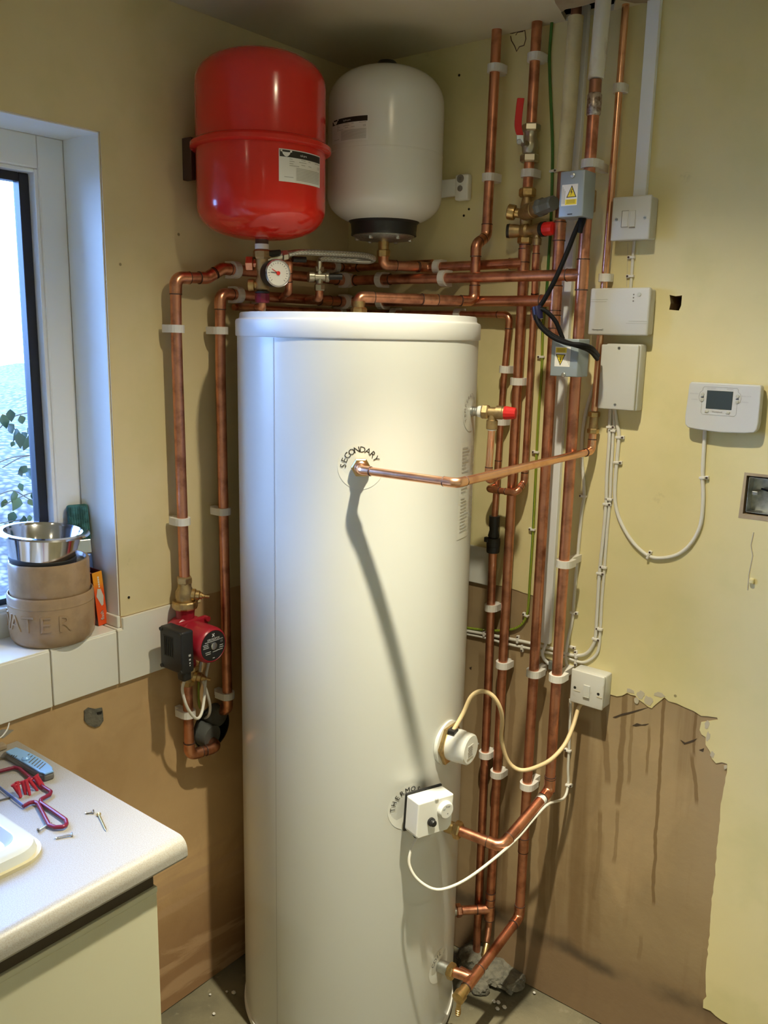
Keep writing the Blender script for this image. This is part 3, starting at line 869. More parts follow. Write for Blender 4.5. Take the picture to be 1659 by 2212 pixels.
# secondary return label
Ps = CY(779, 1008); ths = ang(Ps, CAX)
lb = disc(0.047, 48).map(wrapper(CAX, CR, ths, Ps.z, 0.0006)).build('secondary_label', 'label_clear', hwc)
lb['label'] = 'round clear sticker reading SECONDARY'
arc_text('SECONDARY', 0.0175, 0.0345, -88, 62).map(wrapper(CAX, CR, ths, Ps.z, 0.0012)).build('lettering', 'ink', lb)
# thermostat label
Pt = CY(885, 1742); tht = ang(Pt, CAX)
lb = disc(0.055, 48).map(wrapper(CAX, CR, tht, Pt.z, 0.0006)).build('thermostat_label', 'label_clear', hwc)
arc_text('THERMOSTAT', 0.0170, 0.0425, -88, 88).map(wrapper(CAX, CR, tht, Pt.z, 0.0012)).build('lettering', 'ink', lb)
# coil label
Pc = CY(949, 2085); thc = ang(Pc, CAX)
lb = disc(0.044, 40).map(wrapper(CAX, CR, thc, Pc.z, 0.0006)).build('coil_label', 'label_clear', hwc)
arc_text('COIL /', 0.0165, 0.033, -60, 40).map(wrapper(CAX, CR, thc, Pc.z, 0.0012)).build('lettering', 'ink', lb)
# temperature relief label
Pq = CY(1018, 888); thq = ang(Pq, CAX)
lb = disc(0.044, 40).map(wrapper(CAX, CR, thq - 0.02, Pq.z, 0.0006)).build('temperature_label', 'label_clear', hwc)
arc_text('TEMPERATURE', 0.0125, 0.034, -120, 60).map(wrapper(CAX, CR, thq - 0.02, Pq.z, 0.0012)).build('lettering', 'ink_grey', lb)
# data plate on the side, small print
Pd = CY(1008, 1055); thd = ang(Pd, CAX)
lb = patch(-0.045, 0.07, -0.11, 0.105).map(wrapper(CAX, CR, thd, Pd.z, 0.0005)).build('data_plate', 'label_clear', hwc)
random.seed(11)
m = MB()
for k in range(26):
    y = 0.09 - k * 0.0074
    if k in (8, 14): continue
    L = random.uniform(0.02, 0.045)
    q = patch(-0.034, -0.034 + L, y, y + (0.0042 if k < 7 else 0.0026), 4); m.add(q.v, q.f)
    L = random.uniform(0.02, 0.04)
    q = patch(0.02, 0.02 + L, y, y + 0.0022, 4); m.add(q.v, q.f)
m.map(wrapper(CAX, CR, thd, Pd.z, 0.001)).build('small_print', 'ink_soft', lb)

# immersion heater cap
Pi = CY(966, 1603); ni = radial(Pi)
imm = thing('immersion_heater', 'white drum-shaped immersion heater cap on the side of the cylinder', 'heater')
MB().lathe([(0.052, -0.004), (0.052, 0.004), (0.046, 0.005)], Pi, ni, 40).build('flange_disc', 'label_clear', imm)
MB().hexnut(Pi + ni * 0.004, ni, 0.050, 0.010, 0.05).build('brass_ring', 'brass', imm)
MB().lathe([(0.036, 0.006), (0.0375, 0.012), (0.0375, 0.036), (0.036, 0.044), (0.0365, 0.046), (0.0355, 0.060), (0.032, 0.063), (0.0, 0.0635)], Pi, ni, 40).build('cap', 'white_plastic', imm)
ti = Z_.cross(ni).normalized()
MB().box(Pi + ni * 0.0638 - Z_ * 0.002 - ti * 0.004, (0.026, 0.030, 0.0006), (ti, Z_, ni)).build('rating_label', 'label_white', imm)
m = MB()
for k in range(6):
    m.box(Pi + ni * 0.0643 + Z_ * (0.009 - k * 0.0042) - ti * (0.006 - 0.001 * (k % 3)), (0.017 + 0.002 * (k % 2), 0.0016, 0.0002), (ti, Z_, ni))
m.build('small_print', 'ink_grey', imm)
MB().box(Pi + ni * 0.02 + Z_ * 0.038 - ti * 0.012, (0.022, 0.02, 0.010), (ti, ni, Z_), 0.002).build('cable_entry', 'black_plastic', imm)
MB().cyl(Pi + ni * 0.06 + ti * 0.037, Pi + ni * 0.064 + ti * 0.037, 0.003, 10).build('screw', 'steel', imm)

# cylinder thermostat
th = -0.30; ntm = Vector((math.cos(th), math.sin(th), 0)); tt = Vector((-math.sin(th), math.cos(th), 0)); up = Z_.copy()
tl = -0.05
t2 = tt * math.cos(tl) + up * math.sin(tl); u2 = up * math.cos(tl) - tt * math.sin(tl)
cT = Vector((CA.x, CA.y, 0.684)) + ntm * (CR + 0.020)
thermo = thing('cylinder_thermostat', 'white box thermostat with dial and black reset knob on the cylinder', 'thermostat')
MB().box(cT + ntm * 0.001, (0.100, 0.090, 0.006), (t2, u2, ntm), 0.002).build('base_plate', 'black_plastic', thermo)
MB().box(cT - ntm * 0.012, (0.05, 0.05, 0.022), (t2, u2, ntm)).build('pocket', 'black_plastic', thermo)
poly = [(-0.049, 0.042), (0.049, 0.042), (0.049, -0.030), (0.038, -0.042), (-0.044, -0.042), (-0.049, -0.036)]
m = MB().prism(poly, cT + ntm * 0.004, t2, u2, 0.044)
cv = m.build('cover', 'white_plastic', thermo)
bv = cv.modifiers.new('bevel', 'BEVEL'); bv.width = 0.003; bv.segments = 3
MB().box(cT + ntm * 0.046 + u2 * 0.0415, (0.010, 0.006, 0.008), (t2, u2, ntm), 0.002).build('screw_lug', 'white_plastic', thermo)
dc = cT + ntm * 0.048 + t2 * 0.024 + u2 * 0.012
dl = MB().lathe([(0.020, 0.0), (0.019, 0.008), (0.0165, 0.0105), (0.0, 0.0105)], dc, ntm, 36).build('dial', 'lid_white', thermo)
for k, a in enumerate((-60, -15, 25)):
    a = math.radians(a); q = dc + ntm * 0.0107 + t2 * 0.0105 * math.sin(a) + u2 * 0.0105 * math.cos(a)
    lettering(('60', '70', '80')[k], 0.006, q, t2, u2, 'ink', dl, 0.0003, 'dial_mark')
MB().cyl(dc + ntm * 0.0105 - u2 * 0.006 + t2 * 0.002, dc + ntm * 0.011 - u2 * 0.006 + t2 * 0.002, 0.0014, 8).build('dial_mark', 'ink_grey', dl)
kc = cT + ntm * 0.048 - t2 * 0.012 - u2 * 0.008
MB().lathe([(0.0095, 0), (0.0095, 0.005), (0.0075, 0.006), (0.0075, 0.012), (0.006, 0.014), (0, 0.014)], kc, ntm, 20).build('reset_knob', 'black_plastic', thermo)
gp = cT + ntm * 0.020 - t2 * 0.024 - u2 * 0.042
MB().hexnut(gp, -u2, 0.0115, 0.013).build('cable_gland', 'black_plastic', thermo)

# pressure and temperature relief valve
nq = Vector((radial(Pq).x, radial(Pq).y, 0)); Pq2 = Pq.copy()
prv = thing('relief_valve', 'brass relief valve with ridged red cap screwed into the cylinder', 'valve')
MB().lathe([(0.011, -0.002), (0.011, 0.004), (0.010, 0.005), (0.011, 0.007), (0.010, 0.009), (0.011, 0.011), (0.010, 0.013), (0.011, 0.016)], Pq2, nq, 20).build('nipple', 'zinc', prv)
MB().lathe([(0.012, 0.016), (0.0125, 0.018), (0.0125, 0.0225), (0.011, 0.024)], Pq2, nq, 20).build('sealing_tape', 'white_plastic', prv)
MB().hexnut(Pq2 + nq * 0.024, nq, 0.0165, 0.016).build('hex_nut', 'brass_cast', prv)
MB().lathe([(0.011, 0.038), (0.0115, 0.056), (0.015, 0.057), (0.015, 0.070), (0.014, 0.071), (0.014, 0.075)], Pq2, nq, 24).build('valve_body', 'brass_cast', prv)
cp = MB(); ns = 24
pf = [(0.0145, 0.0745), (0.0145, 0.080), (0.012, 0.099), (0.010, 0.100), (0, 0.100)]
cp.lathe(pf, Pq2, nq, 12, False).build('red_cap', 'red_plastic', prv)
oq = Pq2 + nq * 0.048
MB().lathe([(0.0095, -0.002), (0.0095, 0.016), (0.0125, 0.018), (0.0125, 0.036), (0.011, 0.037)], oq, -Z_, 20).build('outlet', 'brass_cast', prv)
MB().lathe([(0.0105, 0.036), (0.0105, 0.0395), (0.009, 0.040)], oq, -Z_, 20).build('olive', 'white_plastic', prv)

# ================================================================ EXPANSION VESSELS
RAX = (0.1600, -0.4755); WAX = (0.2490, -0.1570)
def dome(r, z0, z1, n=14, e=2.4, flip=False):
    out = []
    for k in range(n + 1):
        a = math.pi / 2 * k / n
        out.append((r * max(math.cos(a), 0) ** (2 / e), z0 + (z1 - z0) * math.sin(a) ** (2 / e)))
    return out
red = thing('expansion_vessel', 'glossy red expansion vessel with a flanged waist hung on the wall', 'expansion vessel')
RR = 0.139
lo_ = dome(RR, 1.985, 1.917); hi_ = dome(RR, 2.225, 2.297)
MB().lathe(lo_[::-1] + [(RR, 2.10)], (RAX[0], RAX[1], 0), Z_, 96).build('lower_shell', 'red_gloss', red)
MB().lathe([(RR, 2.10)] + hi_, (RAX[0], RAX[1], 0), Z_, 96).build('upper_shell', 'red_gloss', red)
MB().lathe([(RR - 0.002, 2.096), (RR + 0.008, 2.097), (RR + 0.0125, 2.100), (RR + 0.0125, 2.108), (RR + 0.009, 2.1115), (RR + 0.002, 2.115), (RR - 0.002, 2.117)], (RAX[0], RAX[1], 0), Z_, 96).build('clamp_flange', 'red_gloss', red)
MB().box((0.018, -0.557, 2.086), (0.030, 0.014, 0.088), bevel=0.002).build('wall_bracket', 'flux_dark', red)
MB().box((0.012, -0.475, 2.10), (0.020, 0.15, 0.02), bevel=0.003).build('bracket_arm', 'flux_dark', red)
MB().lathe([(0.0145, 1.895), (0.0145, 1.925)], (RAX[0], RAX[1], 0), Z_, 24).build('neck', 'flux_dark', red)
P0 = CYA(602, 320, RAX, RR); P1 = CYA(690, 405, RAX, RR)
def vessel_label(parent, ax, r, ta, tb, za, zb, word, dim=False):
    tc = (ta + tb) / 2; wv_ = (tb - ta) * r; hh = za - zb; zc = (za + zb) / 2
    lab = patch(-wv_ / 2, wv_ / 2, -hh / 2, hh / 2, 20).map(wrapper(ax, r, tc, zc, 0.0007)).build('sticker', 'label_white', parent)
    patch(-wv_ / 2 * 0.97, wv_ / 2 * 0.97, hh * 0.26, hh * 0.47, 20).map(wrapper(ax, r, tc, zc, 0.0011)).build('black_band', 'ink', lab)
    sh = [(-0.5, 0.5), (0.5, 0.5), (0.5, 0.25), (0.36, 0.2), (0.30, -0.1), (0.15, -0.4), (0, -0.5), (-0.15, -0.4), (-0.30, -0.1), (-0.36, 0.2), (-0.5, 0.25)]
    sx, sy = wv_ * 0.22, hh * 0.2
    MB().prism([(p[0] * sx - wv_ * 0.36, p[1] * sy + hh * 0.365) for p in sh], (0, 0, 0), X_, Y_, 0.0001).map(wrapper(ax, r, tc, zc, 0.0013)).build('shield_logo', 'label_white', lab)
    g = text_mb('ZILMET', hh * 0.075); g.map(lambda p: Vector((p.x - wv_ * 0.36, p.y + hh * 0.43, 0))).map(wrapper(ax, r, tc, zc, 0.0017)).build('lettering', 'ink', lab)
    g = text_mb(word, hh * 0.10); g.map(lambda p: Vector((p.x, p.y + hh * 0.36, 0))).map(wrapper(ax, r, tc, zc, 0.0015)).build('lettering', 'ink_white', lab)
    g = text_mb('CE', hh * 0.11); g.map(lambda p: Vector((p.x + wv_ * 0.42, p.y + hh * 0.08, 0))).map(wrapper(ax, r, tc, zc, 0.0015)).build('lettering', 'ink_grey', lab)
    m = MB()
    for (x0, x1, y) in [(-.30, -.24, .2), (-.05, .05, .21), (.12, .18, .2), (-.30, -.20, .13), (-.1, .07, .14), (.3, .46, .2), (-.30, -.22, .06), (-.05, .04, .06), (-.30, -.1, 0.0), (.12, .2, .06), (-.4, -.22, -.36)] + [(-.16, .46, -.06 - k * 0.045) for k in range(9)]:
        q = patch(x0 * wv_, x1 * wv_, y * hh, (y + 0.022) * hh, 6); m.add(q.v, q.f)
    m.map(wrapper(ax, r, tc, zc, 0.0012)).build('small_print', 'ink_soft', lab)
vessel_label(red, RAX, RR, ang(P0, RAX), ang(P1, RAX), P0.z, CYA(602, 391, RAX, RR).z, 'cal-pro')

wht = thing('expansion_vessel', 'cream-white expansion vessel with black collar beside the red one', 'expansion vessel')
RV = 0.1368
lo_ = dome(RV, 2.045, 1.972); hi_ = dome(RV, 2.235, 2.326)
MB().lathe(lo_[::-1] + [(RV, 2.128), (RV + 0.0006, 2.1285), (RV + 0.0006, 2.1305), (RV, 2.131)] + hi_, (WAX[0], WAX[1], 0), Z_, 96).build('shell', 'vessel_white', wht)
MB().lathe([(0.026, 2.318), (0.026, 2.333), (0.020, 2.340), (0, 2.341)], (WAX[0], WAX[1], 0), Z_, 28).build('air_valve_cap', 'black_plastic', wht)
MB().lathe([(0.084, 1.988), (0.0865, 1.984), (0.080, 1.978), (0.078, 1.958), (0.079, 1.951), (0.07, 1.950)], (WAX[0], WAX[1], 0), Z_, 64).build('collar', 'black_plastic', wht)
MB().lathe([(0.074, 1.953), (0.074, 1.949), (0.064, 1.942), (0.03, 1.940), (0.02, 1.938)], (WAX[0], WAX[1], 0), Z_, 64).build('flange_plate', 'zinc', wht)
for k in range(6):
    a = math.radians(60 * k - 20)
    MB().hexnut((WAX[0] + 0.064 * math.cos(a), WAX[1] + 0.064 * math.sin(a), 1.947), -Z_, 0.0055, 0.008).build('bolt', 'zinc', wht)
MB().box((WAX[0], -0.008, 2.13), (0.06, 0.014, 0.12), bevel=0.002).build('wall_bracket', 'zinc', wht)
MB().lathe([(0.013, 1.916), (0.013, 1.942)], (WAX[0], WAX[1], 0), Z_, 20).build('connector', 'brass', wht)
Pa = CYA(719, 262, WAX, RV); Pb = CYA(796, 247, WAX, RV)
vessel_label(wht, WAX, RV, ang(Pa, WAX), ang(Pb, WAX), Pb.z, CYA(796, 302, WAX, RV).z, 'hydro-pro')

# ================================================================ PIPEWORK: RIGHT WALL
def RP(px, py, off): return RW(px, py, off)
UPZ = CEIL + 0.05
G_R = 'white pipe clips on the right wall'; G_L = 'white pipe clips on the left wall'
O2, O3, O4 = 0.032, 0.056, 0.078
# hot draw-off: from the cylinder crown to the wall and up through the ceiling
v1x, v1y = 0.467, -0.040
hot = [(CA.x, CA.y, 1.775), (CA.x, CA.y, 1.800), (0.461, -0.072, 1.800), (0.461, -0.074, 1.930), (v1x, v1y, 1.950), (0.472, v1y, UPZ)]
r_, p_ = pipe('copper pipe from the cylinder crown kinking up to the ceiling', hot, R22, 0.020, joints=[AX(930, 650, (0.39, -0.19))])
MB().hexnut((CA.x, CA.y, 1.757), Z_, 0.019, 0.020).build('compression_nut', 'brass', r_)
MB().lathe([(0.0145, 1.752), (0.0145, 1.79)], (CA.x, CA.y, 0), Z_, 20).build('nut_body', 'brass', r_)
clips(p_, R22, 'R', [(1074, 147), (1062, 383)], 'white plastic clip on the pipe that kinks down to the cylinder crown', G_R, 0.04)

# cold main with stop valve and inlet group
zc0 = RP(1128, 548, O2).z
v2x = 0.566
cold, pc = pipe('copper cold main dropping from ceiling through the red-lever valve', [(0.570, -O2, UPZ), (0.568, -O2, RP(1148, 268, O2).z)], R22, 0.02)
pipe_mid, pm = pipe('short copper pipe between red-lever valve and brass inlet group', [(0.568, -O2, RP(1140, 350, O2).z), (0.567, -O2, RP(1134, 412, O2).z)], R22, 0.02)
zt_ = RP(1058, 1963, O2).z
down, pd = pipe('copper cold feed running from the brass inlet group down to the cylinder foot', [(0.567, -O2, RP(1128, 520, O2).z), (0.565, -O2, 1.2), (0.563, -O2, zt_ - 0.02)], R22, 0.02,
                joints=[RP(1127, 548, O2), RP(1061, 1942, O2)])
clips(pc, R22, 'R', [(1155, 124)], 'white plastic clip on the cold main above the red-lever valve', G_R, O2)
clips(pm, R22, 'R', [(1139, 375)], 'white plastic clip between the red-lever valve and brass inlet group', G_R, O2)
clips(pd, R22, 'R', [(1117, 824), (1087, 1436), (1076, 1672)], 'white plastic clip on the long cold feed pipe', G_R, O2)
# branch to the cylinder and its drain cock
bth = math.radians(52); bn = Vector((math.cos(bth), math.sin(bth), 0))
tP = Vector((0.563, -O2, zt_)); bP = Vector((CA.x, CA.y, zt_)) + bn * CR; bd = (bP + bn * 0.02 - tP).normalized()
tee(down, tP, Z_, bd, R22)
MB().cyl(tP, bP + bn * 0.022, R22 * 1.05, 18).build('branch', 'copper_fitting', down)
MB().hexnut(bP + bn * 0.018, bn, 0.018, 0.016).build('compression_nut', 'copper_fitting', down)
MB().cyl(bP - bn * 0.002, bP + bn * 0.02, 0.013, 18).build('connector', 'zinc', down)
m = MB().tube(arc_path([(0.563, -O2, zt_ - 0.02), (0.563, -O2, zt_ - 0.055), (0.572, -0.055, zt_ - 0.085)], 0.01), 0.008, 14)
m.build('drain_leg', 'copper_fitting', down)
dq = Vector((0.574, -0.058, zt_ - 0.088)); dd_ = Vector((0.25, -0.75, -0.6)).normalized()
MB().lathe([(0.0095, 0), (0.0095, 0.03), (0.008, 0.034), (0.0, 0.034)], dq, dd_, 18).build('drain_cock', 'brass', down)

# ball valve with the red lever
bvv = thing('ball_valve', 'nickel ball valve with a long red lever handle on the cold main', 'valve')
za, zb = RP(1148, 266, O2).z, RP(1140, 352, O2).z
L_ = za - zb; o_ = Vector((0.568, -O2, zb))
MB().hexnut(o_, Z_, 0.0215, L_ * 0.22).build('end_nut', 'valve_nickel', bvv)
MB().hexnut(o_ + Z_ * L_ * 0.78, Z_, 0.0215, L_ * 0.2).build('end_nut', 'valve_nickel', bvv)
MB().lathe([(0.013, L_ * 0.2), (0.0175, L_ * 0.27), (0.019, L_ * 0.42), (0.019, L_ * 0.5), (0.015, L_ * 0.62), (0.015, L_ * 0.76), (0.016, L_ * 0.78)], o_, Z_, 28).build('valve_body', 'valve_nickel', bvv)
pv = RP(1124, 309, 0.072)
MB().cyl(o_ + Z_ * L_ * 0.46, pv + Vector((0.004, 0.004, 0)), 0.007, 16).build('stem', 'valve_nickel', bvv)
lv = [RP(1124, 309, 0.075), RP(1123, 292, 0.080), RP(1119, 270, 0.084), RP(1122, 235, 0.084), RP(1125, 212, 0.084)]
vdir = Vector((0.78, 0.62, 0)).normalized()
def strap(path, w, t_, u, name, mat, parent):
    m = MB(); n_ = len(path); vs = []; fs = []
    for i, p in enumerate(path):
        d = (path[min(i + 1, n_ - 1)] - path[max(i - 1, 0)]).normalized()
        nn = u.cross(d).normalized()
        ww = w if not isinstance(w, list) else w[i]
        vs += [p - u * ww / 2 - nn * t_ / 2, p + u * ww / 2 - nn * t_ / 2, p + u * ww / 2 + nn * t_ / 2, p - u * ww / 2 + nn * t_ / 2]
    for i in range(n_ - 1):
        for k in range(4):
            fs.append([i * 4 + k, i * 4 + (k + 1) % 4, i * 4 + 4 + (k + 1) % 4, i * 4 + 4 + k])
    fs += [[0, 1, 2, 3], [n_ * 4 - 4, n_ * 4 - 3, n_ * 4 - 2, n_ * 4 - 1]]
    o = m.add(vs, fs).build(name, mat, parent)
    b = o.modifiers.new('bevel', 'BEVEL'); b.width = min(t_, 0.003) * 0.45; b.segments = 2
    return o
strap(lv[:3], 0.016, 0.003, vdir, 'lever_plate', 'steel', bvv)
strap(spline(lv[1:], 4), 0.0155, 0.007, vdir, 'lever_grip', 'red_plastic', bvv)
MB().hexnut(pv + Vector((0.002, -0.006, 0)), Vector((0.3, -0.95, 0)), 0.0065, 0.006).build('lever_nut', 'steel', bvv)

# brass inlet control group
ing = thing('inlet_control_group', 'brass inlet control group with grey knob and red relief cap', 'valve')
mbz = lambda py: RP(1130, py, O2).z
ctr = lambda py: Vector((0.567, -O2, mbz(py)))
MB().hexnut(ctr(427), Z_, 0.0195, mbz(407) - mbz(427)).build('top_nut', 'brass', ing)
MB().hexnut(ctr(527), Z_, 0.0175, mbz(512) - mbz(527)).build('bottom_nut', 'brass', ing)
MB().lathe([(0.012, 0), (0.0125, mbz(492) - mbz(515)), (0.014, mbz(480) - mbz(515)), (0.0145, mbz(445) - mbz(515)), (0.011, mbz(427) - mbz(515))], ctr(515), Z_, 24).build('body', 'brass_cast', ing)
a_ = RP(1128, 462, 0.040)
b_ = RP(1097, 457, 0.050); d_ = (b_ - a_)
MB().lathe([(0.010, 0), (0.011, d_.length * 0.45), (0.0165, d_.length * 0.5), (0.0175, d_.length * 0.62), (0.0175, d_.length * 0.95), (0.015, d_.length)], a_, d_, 28).build('strainer_cap', 'brass', ing)
b_ = RP(1197, 438, 0.088); d_ = b_ - a_; L_ = d_.length
MB().lathe([(0.013, 0), (0.0185, L_ * 0.14), (0.0185, L_ * 0.40), (0.0175, L_ * 0.41), (0.0185, L_ * 0.43), (0.0185, L_ * 0.56)], a_, d_, 32).build('regulator_body', 'brass_cast', ing)
MB().lathe([(0.0195, L_ * 0.55), (0.0205, L_ * 0.60), (0.0205, L_ * 0.64), (0.0175, L_ * 0.70), (0.017, L_ * 0.95), (0.015, L_ * 1.0), (0.0, L_ * 1.0)], a_, d_, 8, False).build('grey_knob', 'grey_knob', ing)
a_ = RP(1126, 499, 0.038); b_ = RP(1095, 499, 0.05); d_ = b_ - a_; L_ = d_.length
MB().lathe([(0.012, 0), (0.0145, L_ * 0.3), (0.0155, L_ * 0.5), (0.0155, L_ * 0.85)], a_, d_, 28).build('balanced_outlet', 'brass_cast', ing)
MB().lathe([(0.0162, L_ * 0.8), (0.0155, L_ * 1.0), (0, L_ * 1.0)], a_, d_, 28).build('blank_cap', 'black_plastic', ing)
b_ = RP(1197, 493, 0.062); d_ = b_ - a_; L_ = d_.length
MB().lathe([(0.012, 0), (0.015, L_ * 0.12), (0.015, L_ * 0.2), (0.0105, L_ * 0.24), (0.0105, L_ * 0.4), (0.0135, L_ * 0.48), (0.0145, L_ * 0.66)], a_, d_, 28).build('relief_body', 'brass_cast', ing)
MB().lathe([(0.0165, L_ * 0.64), (0.0165, L_ * 0.74)], a_, d_, 28).build('cap_collar', 'black_plastic', ing)
MB().lathe([(0.0152, L_ * 0.73), (0.0152, L_ * 0.92), (0.0135, L_ * 1.0), (0, L_ * 1.0)], a_, d_, 12, False).build('red_cap', 'red_valve', ing)
oo = a_ + d_ * 0.50
MB().lathe([(0.0085, 0), (0.0085, 0.018), (0.0105, 0.020), (0.0105, 0.034)], oo, -Z_, 18).build('relief_outlet', 'brass_cast', ing)

# expansion relief drain
rl = [oo - Z_ * 0.03, oo - Z_ * 0.07, Vector((0.600, -0.032, 1.80)), Vector((0.597, -0.030, 1.375)), Vector((0.594, -0.060, 1.352)), Vector((0.516, -0.064, 1.352)), Vector((0.520, -0.034, 1.356))]
r_, p_ = pipe('thin copper relief drain looping in front of the cold feed pipe', rl, R15, 0.014)
# second thin drain: along the wall behind the cylinder crown, then down to the black tundish
z4 = LW(640, 670, 0.03).z
h4 = [(0.03, LW(505, 668, 0.03).y, z4), (0.03, -0.03, z4), (0.535, -0.03, z4 - 0.004), (0.527, -0.032, 1.60), (0.520, -0.032, RP(1073, 1120, 0.032).z)]
r_, p_ = pipe('thin copper drain passing behind the cylinder crown down to the black tundish', h4, R15, 0.016, joints=[Vector((0.525, -0.03, 1.40))])
clips(p_, R15, 'R', [(1091, 798), (1087, 911), (852, 677), (990, 680)], ['small white clip on the thin drain pipe above the red-capped relief valve', 'small white clip on the thin drain pipe behind the red-capped relief valve', 'small white clip peeping over the cylinder lid next to the crown nut', 'small white clip peeping over the cylinder lid beside the kinked pipe'], G_R, 0.03)
clips(p_, R15, 'L', [(561, 667), (737, 672)], ['small white clip on the thin drain pipe under the red safety cap', 'small white clip on the thin drain pipe beside the cylinder crown nut'], G_L, 0.03)
# relief valve outlet pipe
q0 = oq - Z_ * 0.034
r_, p_ = pipe('thin pale copper pipe dropping from the red-capped relief valve', [q0, (q0.x - 0.004, q0.y, 1.405), (0.597, -0.045, 1.415)], R15, 0.014, mat='copper_bright')
# tundish
td = thing('tundish', 'black plastic tundish on the thin drain beside the cylinder', 'tundish')
zt0, zt1 = RP(1071, 1115, 0.032).z, RP(1068, 1194, 0.032).z; Lt = zt0 - zt1
for nm, pf in [('upper_socket', [(0.0135, 0.72), (0.0135, 1.0)]), ('throat', [(0.012, 0.40), (0.0145, 0.46), (0.011, 0.62), (0.012, 0.74)]), ('funnel', [(0.017, 0.18), (0.0175, 0.30), (0.0165, 0.40), (0.012, 0.42)]), ('lower_socket', [(0.0155, 0.0), (0.0165, 0.03), (0.0165, 0.17), (0.014, 0.2)])]:
    MB().lathe([(r, h * Lt) for r, h in pf], (0.520, -0.032, zt1), Z_, 24).build(nm, 'black_plastic', td)
MB().box((0.508, -0.044, zt1 + Lt * 0.36), (0.012, 0.010, Lt * 0.14), bevel=0.002).build('side_lug', 'black_plastic', td)
r_, pa_ = pipe('copper waste pipe running from the black tundish down to the floor', [(0.520, -0.032, zt1 + 0.006), (0.524, -0.032, 0.9), (0.527, -0.032, 0.02)], 0.0105, 0.02)
clips(pa_, 0.0105, 'R', [(1064, 1313), (1049, 1630)], 'white plastic clip on the waste pipe below the black tundish', G_R, 0.032)

# heating flow and return on the right wall
x3, x4 = RP(1165, 1250, O3).x, RP(1216, 1250, O4).x
zH3, zH2 = RP(1140, 650, O3).z, RP(1200, 595, O4).z
lag, _p = None, None
lag = thing('lagged_pipe', 'cream lagged pipe from the ceiling hole to the upper grey actuator', 'pipe')
MB().tube([(x3 + 0.004, -0.046, CEIL + 0.06), (x3 + 0.004, -0.046, CEIL - 0.03)], R22, 16).build('old_pipe', 'copper_dull', lag)
MB().tube([(x3 + 0.004, -0.046, CEIL - 0.012), (x3 + 0.003, -0.050, 2.2), (x3 + 0.002, -O3, RP(1222, 372, O3).z)], 0.0165, 20).build('lagging', 'lagging_cream', lag)
MB().tube([(x3, -O3, RP(1222, 372, O3).z + 0.01), (x3, -O3, RP(1216, 470, O3).z)], R22, 16).build('pipe_length', 'copper_dull', lag)
zb3 = RP(1124, 1978, O3).z
tl_end = Vector((0.676, -0.292, 0.207))
ret = [(x3, -O3, RP(1216, 475, O3).z), (x3, -O3, 1.2), (x3 - 0.001, -O3, zb3 - 0.004), tl_end]
r3, p3 = pipe('copper heating return dropping to the drain tee at the cylinder foot', ret, 0.0122, 0.02, joints=[RP(1135, 1826, O3), RP(1192, 690, O3), RP(1212, 500, O3)])
tee(r3, Vector((x3, -O3, zH3)), Z_, -X_, 0.0122)
clips(p3, 0.0122, 'R', [(1157, 1455), (1142, 1698)], 'white plastic clip on the heating return pipe', G_R, O3)
# lower coil connection
nl = radial(Pc)
d1 = (Vector(tl_end) - Vector((x3, -O3, zb3))).normalized()
tee(r3, tl_end, d1, -nl, 0.0122)
MB().cyl(Pc + nl * 0.03, tl_end, 0.0125, 18).build('branch', 'copper_fitting', r3)
MB().cyl(Pc - nl * 0.005, Pc + nl * 0.03, 0.0155, 20).build('boss', 'zinc', r3)
MB().hexnut(Pc + nl * 0.026, nl, 0.0205, 0.017).build('compression_nut', 'brass', r3)
q = tl_end + d1 * 0.03
MB().lathe([(0.0125, 0), (0.0125, 0.022), (0.0155, 0.024), (0.0155, 0.040), (0.012, 0.042), (0, 0.042)], q, d1, 20).build('drain_cock', 'brass', r3)
MB().lathe([(0.006, 0), (0.006, 0.02), (0.0072, 0.021), (0.0055, 0.025), (0.0072, 0.026), (0.0055, 0.030), (0.0072, 0.031), (0.005, 0.036)], q + d1 * 0.033 - Z_ * 0.012, -Z_ + d1 * 0.1, 14).build('hose_tail', 'brass', r3)

# flow pipe with grey actuators
zb4 = RP(1191, 1708, O4).z
Pu = CY(964, 1784); nu = radial(Pu)
el4 = HZ(1082, 1829, 0.575)
fl = [(x4 + 0.002, -O4, RP(1284, 235, O4).z), (x4, -O4, 1.9), (x4, -O4, 1.2), (x4, -O4, zb4), el4, Pu + nu * 0.03]
r4, p4 = pipe('copper heating flow behind the grey actuators bending to the cylinder side', fl, 0.0122, 0.020, joints=[RP(1191, 1694, O4)])
tee(r4, Vector((x4, -O4, zH2)), Z_, -X_, 0.0122)
MB().cyl(Pu - nu * 0.004, Pu + nu * 0.03, 0.015, 20).build('boss', 'brass', r4)
MB().hexnut(Pu + nu * 0.022, nu, 0.0215, 0.018).build('compression_nut', 'brass', r4)
MB().tube([(x4 + 0.004, -O4 + 0.012, UPZ + 0.03), (x4 + 0.003, -O4 + 0.004, 2.3), (x4 + 0.002, -O4, RP(1292, 170, O4).z)], 0.0165, 20).build('painted_sleeve', 'insul_white', r4)
MB().tube([(x4 + 0.002, -O4, RP(1292, 172, O4).z), (x4 + 0.002, -O4, RP(1284, 235, O4).z)], 0.0128, 18).build('old_pipe', 'copper_dull', r4)
MB().lathe([(0.0128, 0), (0.0150, 0.003), (0.0150, 0.040), (0.0128, 0.044)], (x4 + 0.002, -O4, RP(1286, 250, O4).z), Z_, 20).build('repair_coupling', 'solder', r4)
clips(p4, 0.0122, 'R', [(1283, 353), (1221, 1218), (1207, 1465)], 'white plastic clip on the heating flow pipe', G_R, O4)
